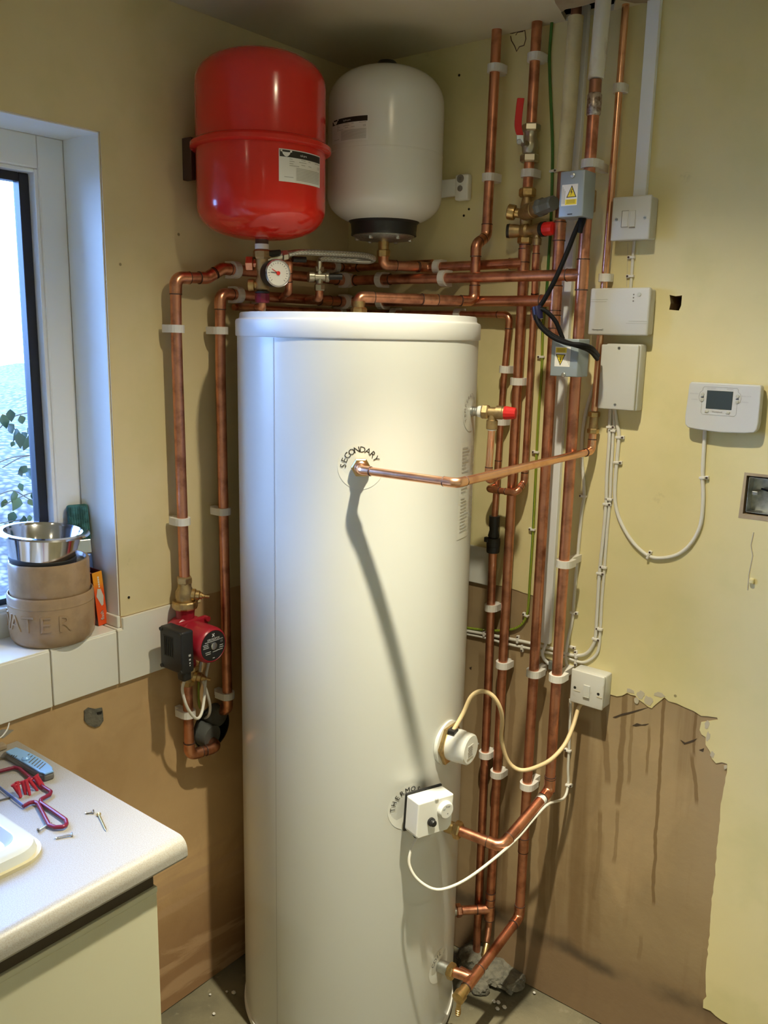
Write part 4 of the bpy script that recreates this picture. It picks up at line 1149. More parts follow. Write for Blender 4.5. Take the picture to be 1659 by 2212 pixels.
for px, py in [(1178, 1745), (1108, 1808)]:
    q, d = seg_at(p4, HZ(px, py, 0.6))
    MB().lathe([(0.0126, -0.008), (0.0130, -0.0075), (0.0130, 0.0075), (0.0126, 0.008)], q, d, 20).build('tape_band', 'white_plastic', r4)

# horizontals joining left-wall risers to flow and return (round the corner)
zl2 = LW(560, 588, 0.05).z
h2 = [(x4, -O4, zH2), (0.058, -O4, (zH2 + zl2) / 2), (0.056, LW(480, 583, 0.056).y, zl2), tuple(LW(447, 600, 0.050)), tuple(LW(379, 600, 0.042)), (0.042, -0.6235, 1.70), (0.042, -0.619, RP(0, 0, 0).z * 0 + LW(400, 1252, 0.042).z)]
rA, pA = pipe('copper heating pipe crossing below both vessels and dropping to the red pump', h2, 0.0122, 0.020, joints=[LW(765, 607, 0.05), RW(830, 607, O4)])
clips(pA, 0.0122, 'L', [(508, 586), (752, 606)], ['white clip next to the pipe bend below the red vessel', 'white clip behind the filling loop lever on the upper crossing pipe'], G_L, 0.056)
clips(pA, 0.0122, 'R', [(822, 607), (958, 605)], ['white clip under the white vessel outlet nearest the room corner', 'white clip on the upper crossing pipe beside the kinked pipe'], G_R, O4)
clips(pA, 0.0122, 'L', [(374, 710), (389, 1127)], 'white clip on the tall pipe above the red pump', G_L, 0.042)
zl3 = LW(600, 642, 0.045).z
h3 = [(x3, -O3, zH3), (0.045, -O3, (zH3 + zl3) / 2), (0.045, -0.4985, zl3), (0.042, -0.4985, 1.6), (0.042, -0.4945, LW(489, 1520, 0.042).z - 0.02), (-0.06, -0.508, LW(489, 1520, 0.042).z - 0.035)]
rB, pB = pipe('copper heating pipe dropping beside the cylinder into the black wall duct', h3, 0.0122, 0.019, joints=[LW(700, 652, 0.045)])
clips(pB, 0.0122, 'L', [(514, 637), (748, 654)], ['white clip next to the bend of the lower crossing pipe', 'white clip on the lower crossing pipe beside the cylinder crown nut'], G_L, 0.045)
clips(pB, 0.0122, 'R', [(824, 657)], 'white clip on the lower crossing pipe behind the cylinder crown fitting', G_R, O3)
clips(pB, 0.0122, 'L', [(474, 714), (483, 1104), (487, 1503)], 'white clip on the pipe between red pump and cylinder', G_L, 0.042)
# white vessel connection
zv2 = RP(1120, 569, O2).z
h1 = [(WAX[0], WAX[1], 1.915), (WAX[0], WAX[1], 1.884), tuple(RW(925, 578, 0.048)), (0.566, -O2 - 0.004, zv2)]
rC, pC = pipe('copper pipe from under the white vessel to the cold main', h1, R22, 0.018, joints=[RW(915, 577, 0.052)])
MB().hexnut((WAX[0], WAX[1], 1.902), Z_, 0.0165, 0.018).build('compression_nut', 'brass', rC)
tee(rC, Vector((0.566, -O2, zv2)), Z_, -X_, R22)
clips(pC, R22, 'R', [(946, 576)], 'white clip on the pipe leading from the white vessel', G_R, 0.048)
z0h = LW(724, 576, 0.03).z
rD, pD = pipe('thin copper pipe crossing behind the filling loop', [(0.030, LW(600, 574, 0.03).y, z0h), (0.030, -0.030, z0h), (RW(935, 577, 0.03).x, -0.032, z0h + 0.004)], 0.0095, 0.016)
clips(pD, 0.0095, 'L', [(724, 573)], 'white clip on the thin pipe behind the filling loop', G_L, 0.03)

# secondary return
zck = RP(1283, 890, 0.03).z
O5 = 0.019
s5 = [tuple(RP(1352, 12, O5)), tuple(RP(1284, 888, O5))]
s5[0] = (s5[0][0], -O5, UPZ)
r5, p5 = pipe('thin bright copper pipe from ceiling behind the white boxes', s5, R15, 0.02, mat='copper_bright')
clips(p5, R15, 'R', [(1343, 190), (1313, 600)], 'small white clip on the thin bright pipe beside the trunking', G_R, O5)
x5 = s5[1][0]
ckv = thing('check_valve', 'small brass check valve under the lowest white box', 'valve')
zk1 = RP(1282, 938, 0.03).z; Lk = zck - zk1
MB().hexnut((x5, -O5, zk1), Z_, 0.0135, Lk * 0.24).build('lower_nut', 'brass', ckv)
MB().hexnut((x5, -O5, zk1 + Lk * 0.76), Z_, 0.0135, Lk * 0.24).build('upper_nut', 'brass', ckv)
MB().lathe([(0.010, Lk * 0.2), (0.0098, Lk * 0.8)], (x5, -O5, zk1), Z_, 18).build('valve_body', 'brass_cast', ckv)
ns_ = radial(Ps)
st = Ps + ns_ * 0.045
sec = [(x5, -O5, zk1 + 0.005), (x5, -O5 - 0.003, RP(1279, 975, 0.022).z), (0.744, -0.546, 1.453), st, Ps + ns_ * 0.005]
r6, p6 = pipe('bright copper secondary pipe reaching out across the cylinder front', sec, 0.0085, 0.012, mat='copper_bright', fmat='copper_bright')
MB().hexnut(Ps + ns_ * 0.002, ns_, 0.0205, 0.014).build('hex_bush', 'brass', r6)
MB().lathe([(0.0135, 0.014), (0.0135, 0.020), (0.011, 0.022)], Ps, ns_, 24).build('socket', 'copper_bright', r6)

# ================================================================ LEFT WALL: PUMP, DUCT, SAFETY GROUP
px0, py0 = 0.042, -0.6195
def zl(py): return LW(400, py, 0.042).z
# isolating valves either side of the pump
def pump_valve(label, ztop, zbot, flip):
    v_ = thing('pump_valve', label, 'valve')
    s_ = 1 if not flip else -1
    zn = ztop if not flip else zbot          # pipe end
    zu = zbot if not flip else ztop          # pump end
    Lv = abs(zn - zu); d = Z_ * (1 if not flip else -1)
    o = Vector((px0, py0, zu))
    MB().lathe([(0.0285, 0.0), (0.030, Lv * 0.04), (0.030, Lv * 0.20), (0.0275, Lv * 0.24)], o, d, 12, False).build('union_nut', 'brass', v_)
    MB().lathe([(0.020, Lv * 0.22), (0.0215, Lv * 0.32), (0.0215, Lv * 0.52), (0.016, Lv * 0.66), (0.0155, Lv * 0.8)], o, d, 28).build('valve_body', 'brass_cast', v_)
    MB().hexnut(o + d * Lv * 0.76, d, 0.0185, Lv * 0.24).build('pipe_nut', 'brass', v_)
    so = o + d * Lv * 0.45; sd = Vector((0.72, 0.62, -0.12 if not flip else -0.25)).normalized()
    MB().lathe([(0.014, 0.008), (0.0145, 0.024), (0.0115, 0.026), (0.0115, 0.034), (0.0085, 0.036), (0.0085, 0.041)], so, sd, 20).build('bonnet', 'brass', v_)
    MB().lathe([(0.0055, 0.040), (0.0055, 0.046), (0.0035, 0.047), (0.0035, 0.058), (0, 0.058)], so, sd, 12).build('spindle', 'brass', v_)
    return v_
pump_valve('brass pump valve above the red pump with short spindle', zl(1244), zl(1313), False)
pump_valve('brass pump valve below the red pump', zl(1436), zl(1482), True)
pump = thing('circulator_pump', 'red circulation pump with black terminal box on the left pipe', 'pump')
PC = Vector((px0, py0, 1.008))
MB().lathe([(0.024, zl(1440)), (0.022, zl(1432)), (0.020, 0.98), (0.020, 1.04), (0.022, zl(1320)), (0.024, zl(1312))], (px0, py0, 0), Z_, 28).build('volute_neck', 'pump_red', pump)
MB().lathe([(0.03, -0.032), (0.046, -0.026), (0.052, -0.010), (0.052, 0.012), (0.046, 0.018)], PC, X_, 36).build('volute', 'pump_red', pump)
MB().box(PC + X_ * 0.020, (0.012, 0.096, 0.092), bevel=0.005, seg=3).build('motor_flange', 'pump_red', pump)
for sy in (-1, 1):
    for sz in (-1, 1):
        MB().cyl(PC + Vector((0.02, sy * 0.041, sz * 0.040)), PC + Vector((0.034, sy * 0.041, sz * 0.040)), 0.0065, 14).build('bolt_boss', 'pump_red', pump)
MB().lathe([(0.043, 0.022), (0.0435, 0.060), (0.043, 0.088), (0.0405, 0.0955), (0.037, 0.0985), (0.036, 0.0975), (0.0, 0.0975)], PC, X_, 48).build('motor', 'pump_red', pump)
fo = PC + X_ * 0.0985
pl_ = MB().lathe([(0.0355, -0.001), (0.0355, 0.0), (0.0, 0.0)], fo, X_, 48).build('name_plate', 'black_plastic', pump)
lettering('GRUNDFOS', 0.0068, fo + Z_ * 0.0165, Y_, Z_, 'ink_white', pl_, 0.0004)
for a in (40, -40):
    q = Vector((0, math.sin(math.radians(a)), math.cos(math.radians(a))))
    MB().box(fo + Z_ * 0.026 + X_ * 0.0004, (0.0004, 0.0017, 0.010), (X_, X_.cross(q).normalized(), q)).build('logo', 'ink_white', pl_)
lettering('CE', 0.006, fo + Y_ * 0.024 + Z_ * 0.006, Y_, Z_, 'ink_silver', pl_, 0.0004)
m = MB()
random.seed(2)
for (yy, zz, ww) in [(0, .012, .050), (-.023, .007, .016), (-.022, .003, .014), (-.022, -.001, .017), (.023, -.003, .010), (.023, -.008, .012), (.018, -.013, .018), (.004, -.014, .014), (-.016, -.012, .016), (-.016, -.0165, .014), (.0, -.029, .006), (.022, .0125, .012)]:
    m.box(fo + Vector((0.0004, yy, zz)), (0.0003, ww, 0.0018))
m.build('small_print', 'ink_silver', pl_)
MB().lathe([(0.0088, 0.0), (0.0088, 0.003), (0.0075, 0.004), (0, 0.004)], fo, X_, 24).build('vent_screw', 'steel', pump)
# terminal box
tb = PC + Vector((0.050, -0.066, 0.000))
tbo = MB().box(tb, (0.080, 0.034, 0.100), bevel=0.005, seg=3).build('terminal_box', 'black_plastic', pump)
MB().box(tb + Vector((-0.008, -0.0155, 0.008)), (0.038, 0.004, 0.052), bevel=0.0015).build('recess_panel', 'rubber', tbo)
for k in range(5):
    MB().box(tb + Vector((-0.020 + k * 0.006, -0.0182, 0.008)), (0.0022, 0.002, 0.044)).build('rib', 'black_plastic', tbo)
for sx, sz in ((-1, 1), (1, 1), (-1, -1), (1, -1)):
    MB().cyl(tb + Vector((sx * 0.034, -0.010, sz * 0.044)), tb + Vector((sx * 0.034, -0.019, sz * 0.044)), 0.0045, 14).build('cover_screw', 'rubber', tbo)
for k, zz in enumerate((-0.008, -0.018, -0.026, -0.032)):
    MB().box(tb + Vector((0.0403, 0.004, zz)), (0.0004, 0.006 - k * 0.001, 0.005 - 0.0008 * k)).build('setting_mark', 'ink_silver', tbo)
MB().box(tb + Vector((0.022, 0.002, -0.058)), (0.024, 0.024, 0.026), bevel=0.005, seg=3).build('cable_gland', 'black_plastic', tbo)
# riser below the pump
zlow = LW(408, 1632, 0.042).z
dq_ = LW(470, 1612, 0.052)
rE, pE = pipe('copper pipe from under the red pump turning back into the wall duct', [(px0, py0, zl(1478)), (px0, -0.618, zlow), (0.054, dq_.y, dq_.z), (-0.05, dq_.y + 0.004, dq_.z + 0.012)], 0.0122, 0.018, mat='copper')
clips(pE, 0.0122, 'L', [(397, 1545)], 'white clip on the short pipe under the red pump', G_L, 0.042)
# duct sleeve and foam
dct = thing('wall_duct', 'black round pipe sleeve let into the plaster beside the cylinder', 'duct')
MB().lathe([(0.0535, -0.20), (0.0535, 0.004), (0.0575, 0.004), (0.0575, -0.20)], DUCT, X_, 40, closed=True).build('sleeve', 'black_plastic', dct)
MB().lathe([(0.054, -0.2), (0.0, -0.2)], DUCT, X_, 28).build('sleeve_end', 'hole_shade', dct)
zin = LW(489, 1520, 0.042).z - 0.03
f1 = MB().lathe([(0.013, 0.072), (0.026, 0.071), (0.028, 0.066), (0.027, -0.02), (0.026, -0.10)], (-0.045, -0.512, zin - 0.004), Vector((1, 0.10, -0.05)), 28)
tag(f1.build('foam_sleeve', 'foam_grey'), 'upper grey foam sleeve on the pipe entering the black duct', 'pipe insulation', 'foam sleeves in the duct')
f2 = MB().lathe([(0.014, 0.074), (0.029, 0.073), (0.031, 0.066), (0.030, -0.02), (0.028, -0.08)], (-0.042, dq_.y - 0.006, dq_.z + 0.022), Vector((1, 0.12, -0.06)), 28)
tag(f2.build('foam_sleeve', 'foam_grey'), 'lower larger grey foam sleeve filling the black duct', 'pipe insulation', 'foam sleeves in the duct')

# pump leads
gl = tb + Vector((0.022, 0.002, -0.070))
cable('white pump lead hanging in a hairpin below the terminal box', [gl, LW(394, 1490, 0.10), LW(403, 1525, 0.10), LW(418, 1548, 0.098), LW(429, 1551, 0.095), LW(437, 1535, 0.088), LW(442, 1500, 0.075), LW(445, 1460, 0.065), LW(452, 1425, 0.055), LW(454, 1412, 0.03)], 0.0036)
cable('white lead curling from behind the pump into the duct', [LW(438, 1420, 0.03), LW(432, 1450, 0.03), LW(440, 1475, 0.03), LW(448, 1500, 0.03), LW(454, 1525, 0.028), LW(451, 1545, 0.02), LW(440, 1553, -0.01)], 0.0036)
cable('green and yellow earth lead behind the red pump', [LW(434, 1420, 0.02), LW(430, 1450, 0.012), LW(429, 1500, 0.010), LW(432, 1545, -0.01)], 0.003, 'earth_cable')

# safety group under the red vessel
sg = thing('safety_group', 'brass safety group with pressure gauge under the red vessel', 'valve')
ax = Vector((RAX[0], RAX[1], 0))
MB().lathe([(0.0155, 1.897), (0.0155, 1.908)], ax, Z_, 24).build('sealing_tape', 'white_plastic', sg)
MB().hexnut(ax + Z_ * 1.876, Z_, 0.0205, 0.020).build('hex_nut', 'brass_cast', sg)
MB().lathe([(0.010, 1.806), (0.015, 1.812), (0.015, 1.832), (0.011, 1.838), (0.011, 1.850), (0.015, 1.856), (0.015, 1.876)], ax, Z_, 24).build('manifold', 'brass_cast', sg)
lft = -vdir
MB().lathe([(0.009, 0), (0.009, 0.018), (0.0165, 0.020), (0.0165, 0.034), (0.013, 0.036)], ax + Z_ * 1.866, lft, 6, False).build('side_plug', 'copper_fitting', sg)
MB().lathe([(0.009, 0), (0.009, 0.016), (0.0135, 0.018), (0.0135, 0.030), (0.010, 0.032)], ax + Z_ * 1.820, lft, 20).build('side_plug', 'brass', sg)
MB().lathe([(0.0165, 1.807), (0.0165, 1.803)], ax, Z_, 24).build('cap_collar', 'black_plastic', sg)
MB().lathe([(0.015, 1.782), (0.0165, 1.786), (0.0165, 1.802)], ax, Z_, 10, False).build('red_cap', 'saw_red', sg)
gn = Vector((0.93, -0.36, 0)).normalized(); gu = Z_.cross(gn).normalized()
gc = AX(601, 590, (RAX[0] + 0.035, RAX[1] - 0.03))
gb = MB().lathe([(0.024, -0.038), (0.0285, -0.034), (0.0295, -0.004), (0.0285, 0.0), (0.026, -0.0015), (0.0, -0.002)], gc, gn, 40).build('gauge_case', 'black_plastic', sg)
MB().lathe([(0.0262, -0.002), (0.0262, -0.001), (0, -0.001)], gc, gn, 40).build('gauge_face', 'label_white', gb)
MB().lathe([(0.0285, 0.001), (0.0298, -0.001), (0.0272, 0.0025), (0.0262, 0.0)], gc, gn, 40, closed=True).build('bezel', 'steel', gb)
m = MB()
for k in range(19):
    a = math.radians(-135 + 15 * k); q = gu * math.sin(a) + Z_ * math.cos(a)
    m.box(gc + gn * -0.0007 + q * 0.0215, (0.0009, 0.0045 if k % 3 == 0 else 0.0025, 0.0002), (q.cross(gn), q, gn))
m.build('scale_marks', 'ink', gb)
q = (-gu * 0.85 + Z_ * 0.5).normalized()
MB().box(gc + gn * 0.0002 + q * 0.008, (0.0013, 0.018, 0.0004), (q.cross(gn), q, gn)).build('needle', 'red_valve', gb)
q = (-gu * 0.99 + Z_ * 0.08).normalized()
MB().box(gc + gn * 0.0005 + q * 0.008, (0.0013, 0.018, 0.0004), (q.cross(gn), q, gn)).build('needle', 'ink', gb)
MB().lathe([(0.0042, -0.001), (0.0042, 0.002), (0, 0.002)], gc, gn, 14).build('hub', 'red_valve', gb)
MB().cyl(ax + Z_ * 1.838, gc - gn * 0.036, 0.007, 14).build('gauge_stem', 'brass', sg)
# discharge of the safety valve
pipe('short copper stub under the red safety cap', [ax + Z_ * 1.785, ax + Z_ * 1.772, LW(515, 662, 0.03)], R15, 0.010)
# outlet of the manifold down to the lower crossing pipe
mo = AX(612, 572, (0.15, -0.42))
pipe('small copper elbow pipe behind the pressure gauge', [ax + Z_ * 1.864, AX(625, 563, (0.13, -0.42)), AX(624, 630, (0.10, -0.42)), LW(606, 645, 0.05)], R15, 0.012)
# filling loop
flo = thing('filling_loop', 'braided steel filling loop hose coiled beside the pressure gauge', 'hose')
FA = (0.155, -0.40)
v1_ = [AX(610, 551, (0.19, -0.43)), AX(650, 545, (0.20, -0.40)), AX(720, 548, (0.21, -0.34)), AX(780, 551, (0.21, -0.29)), AX(806, 558, (0.20, -0.27)), AX(796, 564, (0.17, -0.28)), AX(750, 562, (0.15, -0.31)), AX(702, 559, (0.14, -0.35)), AX(690, 563, (0.135, -0.365))]
MB().tube(spline(v1_, 7), 0.0068, 14).build('braided_hose', 'braid', flo)
MB().hexnut(AX(622, 550, (0.19, -0.425)), (v1_[0] - v1_[1]), 0.0115, 0.016).build('hose_nut', 'valve_nickel', flo)
MB().cyl(ax + Z_ * 1.868, v1_[0], 0.0095, 16).build('inlet_arm', 'valve_nickel', flo)
lv0 = AX(578, 548, (0.19, -0.45)); lv1 = AX(604, 546, (0.20, -0.44))
MB().box((lv0 + lv1) / 2, ((lv1 - lv0).length + 0.006, 0.012, 0.013), ((lv1 - lv0).normalized(), Z_.cross(lv1 - lv0).normalized(), Z_), 0.003).build('lever', 'black_plastic', flo)
lk0 = AX(632, 560, (0.16, -0.41)); lk1 = AX(660, 561, (0.16, -0.39))
MB().cyl(lk0, lk1, 0.0065, 14).build('blank_cap', 'black_plastic', flo)
vb = AX(690, 598, (0.12, -0.37)); vdn = Vector((0.55, 0.80, 0)).normalized()
MB().cyl(v1_[-1], vb, 0.0065, 14).build('hose_tail', 'valve_nickel', flo)
MB().hexnut(vb + Z_ * 0.012, Z_, 0.011, 0.012).build('upper_nut', 'valve_nickel', flo)
MB().lathe([(0.011, -0.028), (0.0135, -0.026), (0.0135, -0.014), (0.010, -0.012), (0.010, 0.012), (0.012, 0.014), (0.012, 0.022), (0.009, 0.024)], vb, vdn, 22).build('isolating_valve', 'valve_nickel', flo)
MB().cyl(vb + vdn * 0.02 + Vector((0.012, -0.008, 0)), vb + vdn * 0.048 + Vector((0.016, -0.008, 0.001)), 0.007, 14).build('lever', 'black_plastic', flo)
MB().hexnut(vb - Z_ * 0.032, Z_, 0.0125, 0.016).build('lower_nut', 'valve_nickel', flo)
MB().cyl(vb - Z_ * 0.02, vb, 0.009, 14).build('valve_leg', 'valve_nickel', flo)
pipe('small copper elbow below the filling loop valve', [vb - Z_ * 0.025, vb - Z_ * 0.048, LW(662, 648, 0.05)], 0.0085, 0.010)

# ================================================================ RIGHT WALL: ELECTRICS
def wbox(x0, x1, z0, z1, y0, y1, bev=0.003, seg=2):
    return MB().box(((x0 + x1) / 2, -(y0 + y1) / 2, (z0 + z1) / 2), (x1 - x0, abs(y1 - y0), z1 - z0), bevel=bev, seg=seg)
WU, WV = X_, Z_       # lettering on the right wall reads along +x, faces -y
def wtext(s, size, x, z, y, mat, parent, mid=True): return lettering(s, size, (x, -y, z), WU, WV, mat, parent, 0.0004, 'lettering', mid)
# trunking
tx = RW(1212, 850, 0.008).x
trk = thing('mini_trunking', 'long white mini trunking strip between the heating pipes', 'trunking')
ztb = RW(1187, 1387, 0.0).z
wbox(tx - 0.0125, tx + 0.0125, ztb, CEIL + 0.02, 0.0018, 0.013, 0.0008).build('channel', 'trunking', trk)
wbox(tx - 0.0135, tx + 0.0135, ztb, CEIL + 0.02, 0.012, 0.017, 0.0012).build('cover_strip', 'trunking', trk)
sx0 = 0.8285
trk2 = thing('mini_trunking', 'white mini trunking from ceiling down to the fused spur', 'trunking')
wbox(sx0 - 0.013, sx0 + 0.013, 2.010, CEIL - 0.0005, 0.0018, 0.013, 0.0008).build('channel', 'trunking', trk2)
wbox(sx0 - 0.014, sx0 + 0.014, 2.010, CEIL - 0.0005, 0.012, 0.017, 0.0012).build('cover_strip', 'trunking', trk2)

# fused spur
sp = thing('fused_spur', 'white fused spur switch plate below the trunking', 'switch')
wbox(0.7845, 0.8665, 1.9265, 2.0115, 0.0018, 0.036, 0.004, 3).build('pattress', 'box_plastic', sp)
wbox(0.7825, 0.8685, 1.9245, 2.0135, 0.0362, 0.0455, 0.003, 3).build('face_plate', 'box_plastic', sp)
wbox(0.8245, 0.8365, 1.951, 1.984, 0.0455, 0.0475, 0.001).build('rocker', 'box_plastic', sp)
wbox(0.8065, 0.8205, 1.952, 1.984, 0.0455, 0.0462, 0.0003).build('fuse_carrier', 'dusty_white', sp)
m = MB()
for c, sz in [((0.8135, -0.0463, 1.9515), (0.015, 0.0006, 0.0008)), ((0.8305, -0.0463, 1.9498), (0.013, 0.0006, 0.0022)), ((0.806, -0.0463, 1.968), (0.0008, 0.0006, 0.033)), ((0.8135, -0.0463, 1.9845), (0.015, 0.0006, 0.0006))]: m.box(c, sz)
m.build('gap_line', 'ink_grey', sp)
for x in (0.794, 0.857):
    q = MB().cyl((x, -0.0455, 1.968), (x, -0.0463, 1.968), 0.0034, 14).build('screw', 'zinc', sp)
    MB().box((x, -0.0465, 1.968), (0.005, 0.0004, 0.0008)).build('screw_slot', 'ink', q)
# wireless receiver
hw = thing('heating_receiver', 'wide white wireless heating receiver with indicator lights', 'control box')
wbox(0.792, 0.877, 1.729, 1.8245, 0.0018, 0.030, 0.004, 3).build('back_half', 'box_plastic', hw)
wbox(0.7425, 0.8795, 1.7265, 1.827, 0.0285, 0.041, 0.004, 3).build('cover', 'box_plastic', hw)
for k, (x0, x1, z) in enumerate([(0.745, 0.785, 1.803), (0.745, 0.783, 1.7985), (0.836, 0.8775, 1.757), (0.831, 0.8775, 1.7525)]):
    MB().box(((x0 + x1) / 2, -0.0411, z), (x1 - x0, 0.0006, 0.0012)).build('groove', 'button_grey', hw)
for k, z in enumerate((1.8125, 1.806, 1.799)):
    MB().cyl((0.8435, -0.0405, z), (0.8435, -0.0416, z), 0.0017, 10).build('indicator', 'ink_grey', hw)
MB().cyl((0.8555, -0.0405, 1.8125), (0.8555, -0.0425, 1.8125), 0.0042, 18).build('button', 'button_grey', hw)
wtext('Honeywell', 0.0062, 0.7525, 1.738, 0.0411, 'ink', hw, False)
# junction box
jb = thing('junction_box', 'tall blank white junction box under the wireless receiver', 'junction box')
wbox(0.7850, 0.8665, 1.565, 1.7085, 0.0018, 0.034, 0.004, 3).build('back_box', 'box_plastic', jb)
wbox(0.7790, 0.8640, 1.566, 1.7065, 0.0342, 0.0435, 0.0025, 3).build('lid', 'box_plastic', jb)
for (x, z) in ((0.8205, 1.6995), (0.8205, 1.577)):
    q = MB().cyl((x, -0.0433, z), (x, -0.0443, z), 0.0032, 14).build('screw', 'zinc', jb)
    MB().box((x, -0.0445, z), (0.0045, 0.0004, 0.0007), (X_, Y_, Z_)).build('screw_slot', 'ink', q)
# programmer
ct = thing('heating_programmer', 'white heating programmer with dark display screen', 'control box')
poly = [(0.979, 1.634), (1.117, 1.634), (1.1205, 1.630), (1.1215, 1.560), (1.120, 1.545), (1.114, 1.5385), (1.095, 1.536), (1.048, 1.5335), (1.000, 1.536), (0.980, 1.5385), (0.974, 1.545), (0.9725, 1.560), (0.9755, 1.630)]
o = MB().prism(poly, (0, -0.010, 0), X_, Z_, 0.0205).build('cover', 'box_plastic', ct)
b_ = o.modifiers.new('bevel', 'BEVEL'); b_.width = 0.004; b_.segments = 3
wbox(0.980, 1.114, 1.541, 1.630, 0.0018, 0.012, 0.002).build('wall_plate', 'box_plastic', ct)
def outline(pts, w, y, name, mat, parent):
    m = MB()
    for a, b in zip(pts, pts[1:] + pts[:1]):
        a = Vector((a[0], -y, a[1])); b = Vector((b[0], -y, b[1])); d = b - a
        m.box((a + b) / 2, (d.length + w, w, 0.0004), (d.normalized(), d.normalized().cross(Y_), Y_))
    return m.build(name, mat, parent)
fy = 0.0308
outline([(1.008, 1.626), (1.073, 1.626), (1.0765, 1.6225), (1.0765, 1.618), (1.0815, 1.614), (1.0835, 1.605), (1.0815, 1.597), (1.0765, 1.593), (1.0765, 1.573), (1.073, 1.569), (1.0085, 1.569), (1.005, 1.573), (1.005, 1.593), (1.0, 1.597), (0.998, 1.605), (1.0, 1.614), (1.005, 1.618), (1.005, 1.6225)], 0.0007, fy, 'panel_outline', 'ink_soft', ct)
MB().box((1.0405, -fy, 1.600), (0.0525, 0.0012, 0.0375), bevel=0.0005).build('screen', 'lcd', ct)
for (x, z) in ((1.0055, 1.6095), (1.0055, 1.5985), (1.076, 1.6095), (1.076, 1.5985)):
    MB().lathe([(0.0036, 0), (0.0034, 0.0014), (0, 0.0018)], (x, -fy, z), -Y_, 18).build('button', 'button_grey', ct)
for x in (1.0055, 1.076): MB().box((x, -fy - 0.0002, 1.604), (0.006, 0.0006, 0.0016)).build('button_mark', 'ink', ct)
for x in (1.017, 1.060): MB().box((x, -fy, 1.575), (0.008, 0.0024, 0.005), bevel=0.002, seg=3).build('button', 'button_grey', ct)
wtext('HOT WATER', 0.0030, 1.0225, 1.6225, fy, 'ink_soft', ct); wtext('HEATING', 0.0030, 1.060, 1.6225, fy, 'ink_soft', ct)
wtext('EXTRA HOUR', 0.0029, 0.9885, 1.6105, fy, 'ink_soft', ct); wtext('OVERRIDE', 0.0029, 0.9895, 1.5985, fy, 'ink_soft', ct)
wtext('EXTRA HOUR', 0.0029, 1.0935, 1.6105, fy, 'ink_soft', ct); wtext('OVERRIDE', 0.0029, 1.0915, 1.5985, fy, 'ink_soft', ct)
wtext('Honeywell', 0.0048, 1.0385, 1.5755, fy, 'ink_grey', ct)
# lower switch, dusty
sw = thing('light_switch', 'dusty white single rocker switch above the bare plaster', 'switch')
wbox(0.7625, 0.8445, 0.862, 0.944, 0.0005, 0.036, 0.004, 3).build('pattress', 'box_plastic', sw)
wbox(0.7605, 0.8445, 0.8605, 0.9445, 0.0362, 0.0455, 0.003, 3).build('face_plate', 'dusty_white', sw)
rk = wbox(0.7950, 0.8115, 0.886, 0.914, 0.0452, 0.0485, 0.001).build('rocker', 'box_plastic', sw)
MB().box((0.8033, -0.0475, 0.8845), (0.0165, 0.0035, 0.003), bevel=0.0008).build('rocker_edge', 'button_grey', sw)
for x in (0.7725, 0.8325): MB().cyl((x, -0.0450, 0.900), (x, -0.0460, 0.900), 0.0034, 12).build('screw_hole', 'ink', sw)
m = MB().box((0.778, -0.0458, 0.8925), (0.018, 0.0008, 0.0022), bevel=0.0004).box((0.836, -0.0458, 0.8925), (0.014, 0.0008, 0.003), bevel=0.0004)
m.build('plaster_ridge', 'grout', sw)
# aerial outlet behind the white vessel
ao = thing('aerial_outlet', 'small white wall outlet with two dark round sockets beside white vessel', 'socket')
A0, A1 = RW(955, 385, 0.02), RW(1009, 418, 0.02)
wbox(A1.x - 0.036, A1.x + 0.002, A1.z - 0.014, A1.z + 0.046, 0.0018, 0.022, 0.005, 3).build('plate', 'white_plastic', ao)
wbox(A0.x - 0.03, A1.x - 0.034, A1.z - 0.002, A1.z + 0.038, 0.0018, 0.018, 0.002).build('body', 'white_plastic', ao)
for (px, py, r) in ((995, 386, 0.0095), (994, 407, 0.007)):
    q = RW(px, py, 0.022); MB().lathe([(r, 0), (r, 0.002), (r * 0.45, 0.0025), (r * 0.4, 0.001), (0, 0.001)], q, -Y_, 20).build('socket', 'ink_grey', ao)
# recessed metal back box
bbx = thing('metal_back_box', 'galvanised metal back box sunk in the yellow wall', 'back box')
x0, z0, wx, wz = bb
MB().box((x0 + wx / 2, 0.036, z0 + wz / 2), (wx, 0.001, wz)).build('back_plate', 'zinc', bbx)
for c, sz in [((x0 + 0.0006, 0.019, z0 + wz / 2), (0.0012, 0.034, wz)), ((x0 + wx - 0.0006, 0.019, z0 + wz / 2), (0.0012, 0.034, wz)), ((x0 + wx / 2, 0.019, z0 + 0.0006), (wx, 0.034, 0.0012)), ((x0 + wx / 2, 0.019, z0 + wz - 0.0006), (wx, 0.034, 0.0012))]:
    MB().box(c, sz).build('side', 'zinc', bbx)
MB().lathe([(0.011, 0), (0.011, 0.0008), (0.009, 0.001), (0, 0.001)], (x0 + 0.034, 0.0355, z0 + 0.03), -Y_, 24).build('knockout', 'zinc', bbx)
MB().box((x0 + 0.012, 0.020, z0 + 0.04), (0.012, 0.02, 0.008), bevel=0.001).build('lug', 'zinc', bbx)
tag(MB().tube(spline([(x0 + 0.07, 0.03, z0 + 0.055), (x0 + 0.045, 0.022, z0 + 0.046), (x0 + 0.02, 0.028, z0 + 0.048)], 6), 0.0022, 8).build('wire_tail', 'cable_black'), 'black wire tail inside the metal back box', 'wire')
sk = [(bb[0] - 0.012, bb[1] - 0.014), (bb[0] + bb[2] + 0.01, bb[1] - 0.012), (bb[0] + bb[2] + 0.01, bb[1] + bb[3] + 0.009), (bb[0] - 0.009, bb[1] + bb[3] + 0.009)]
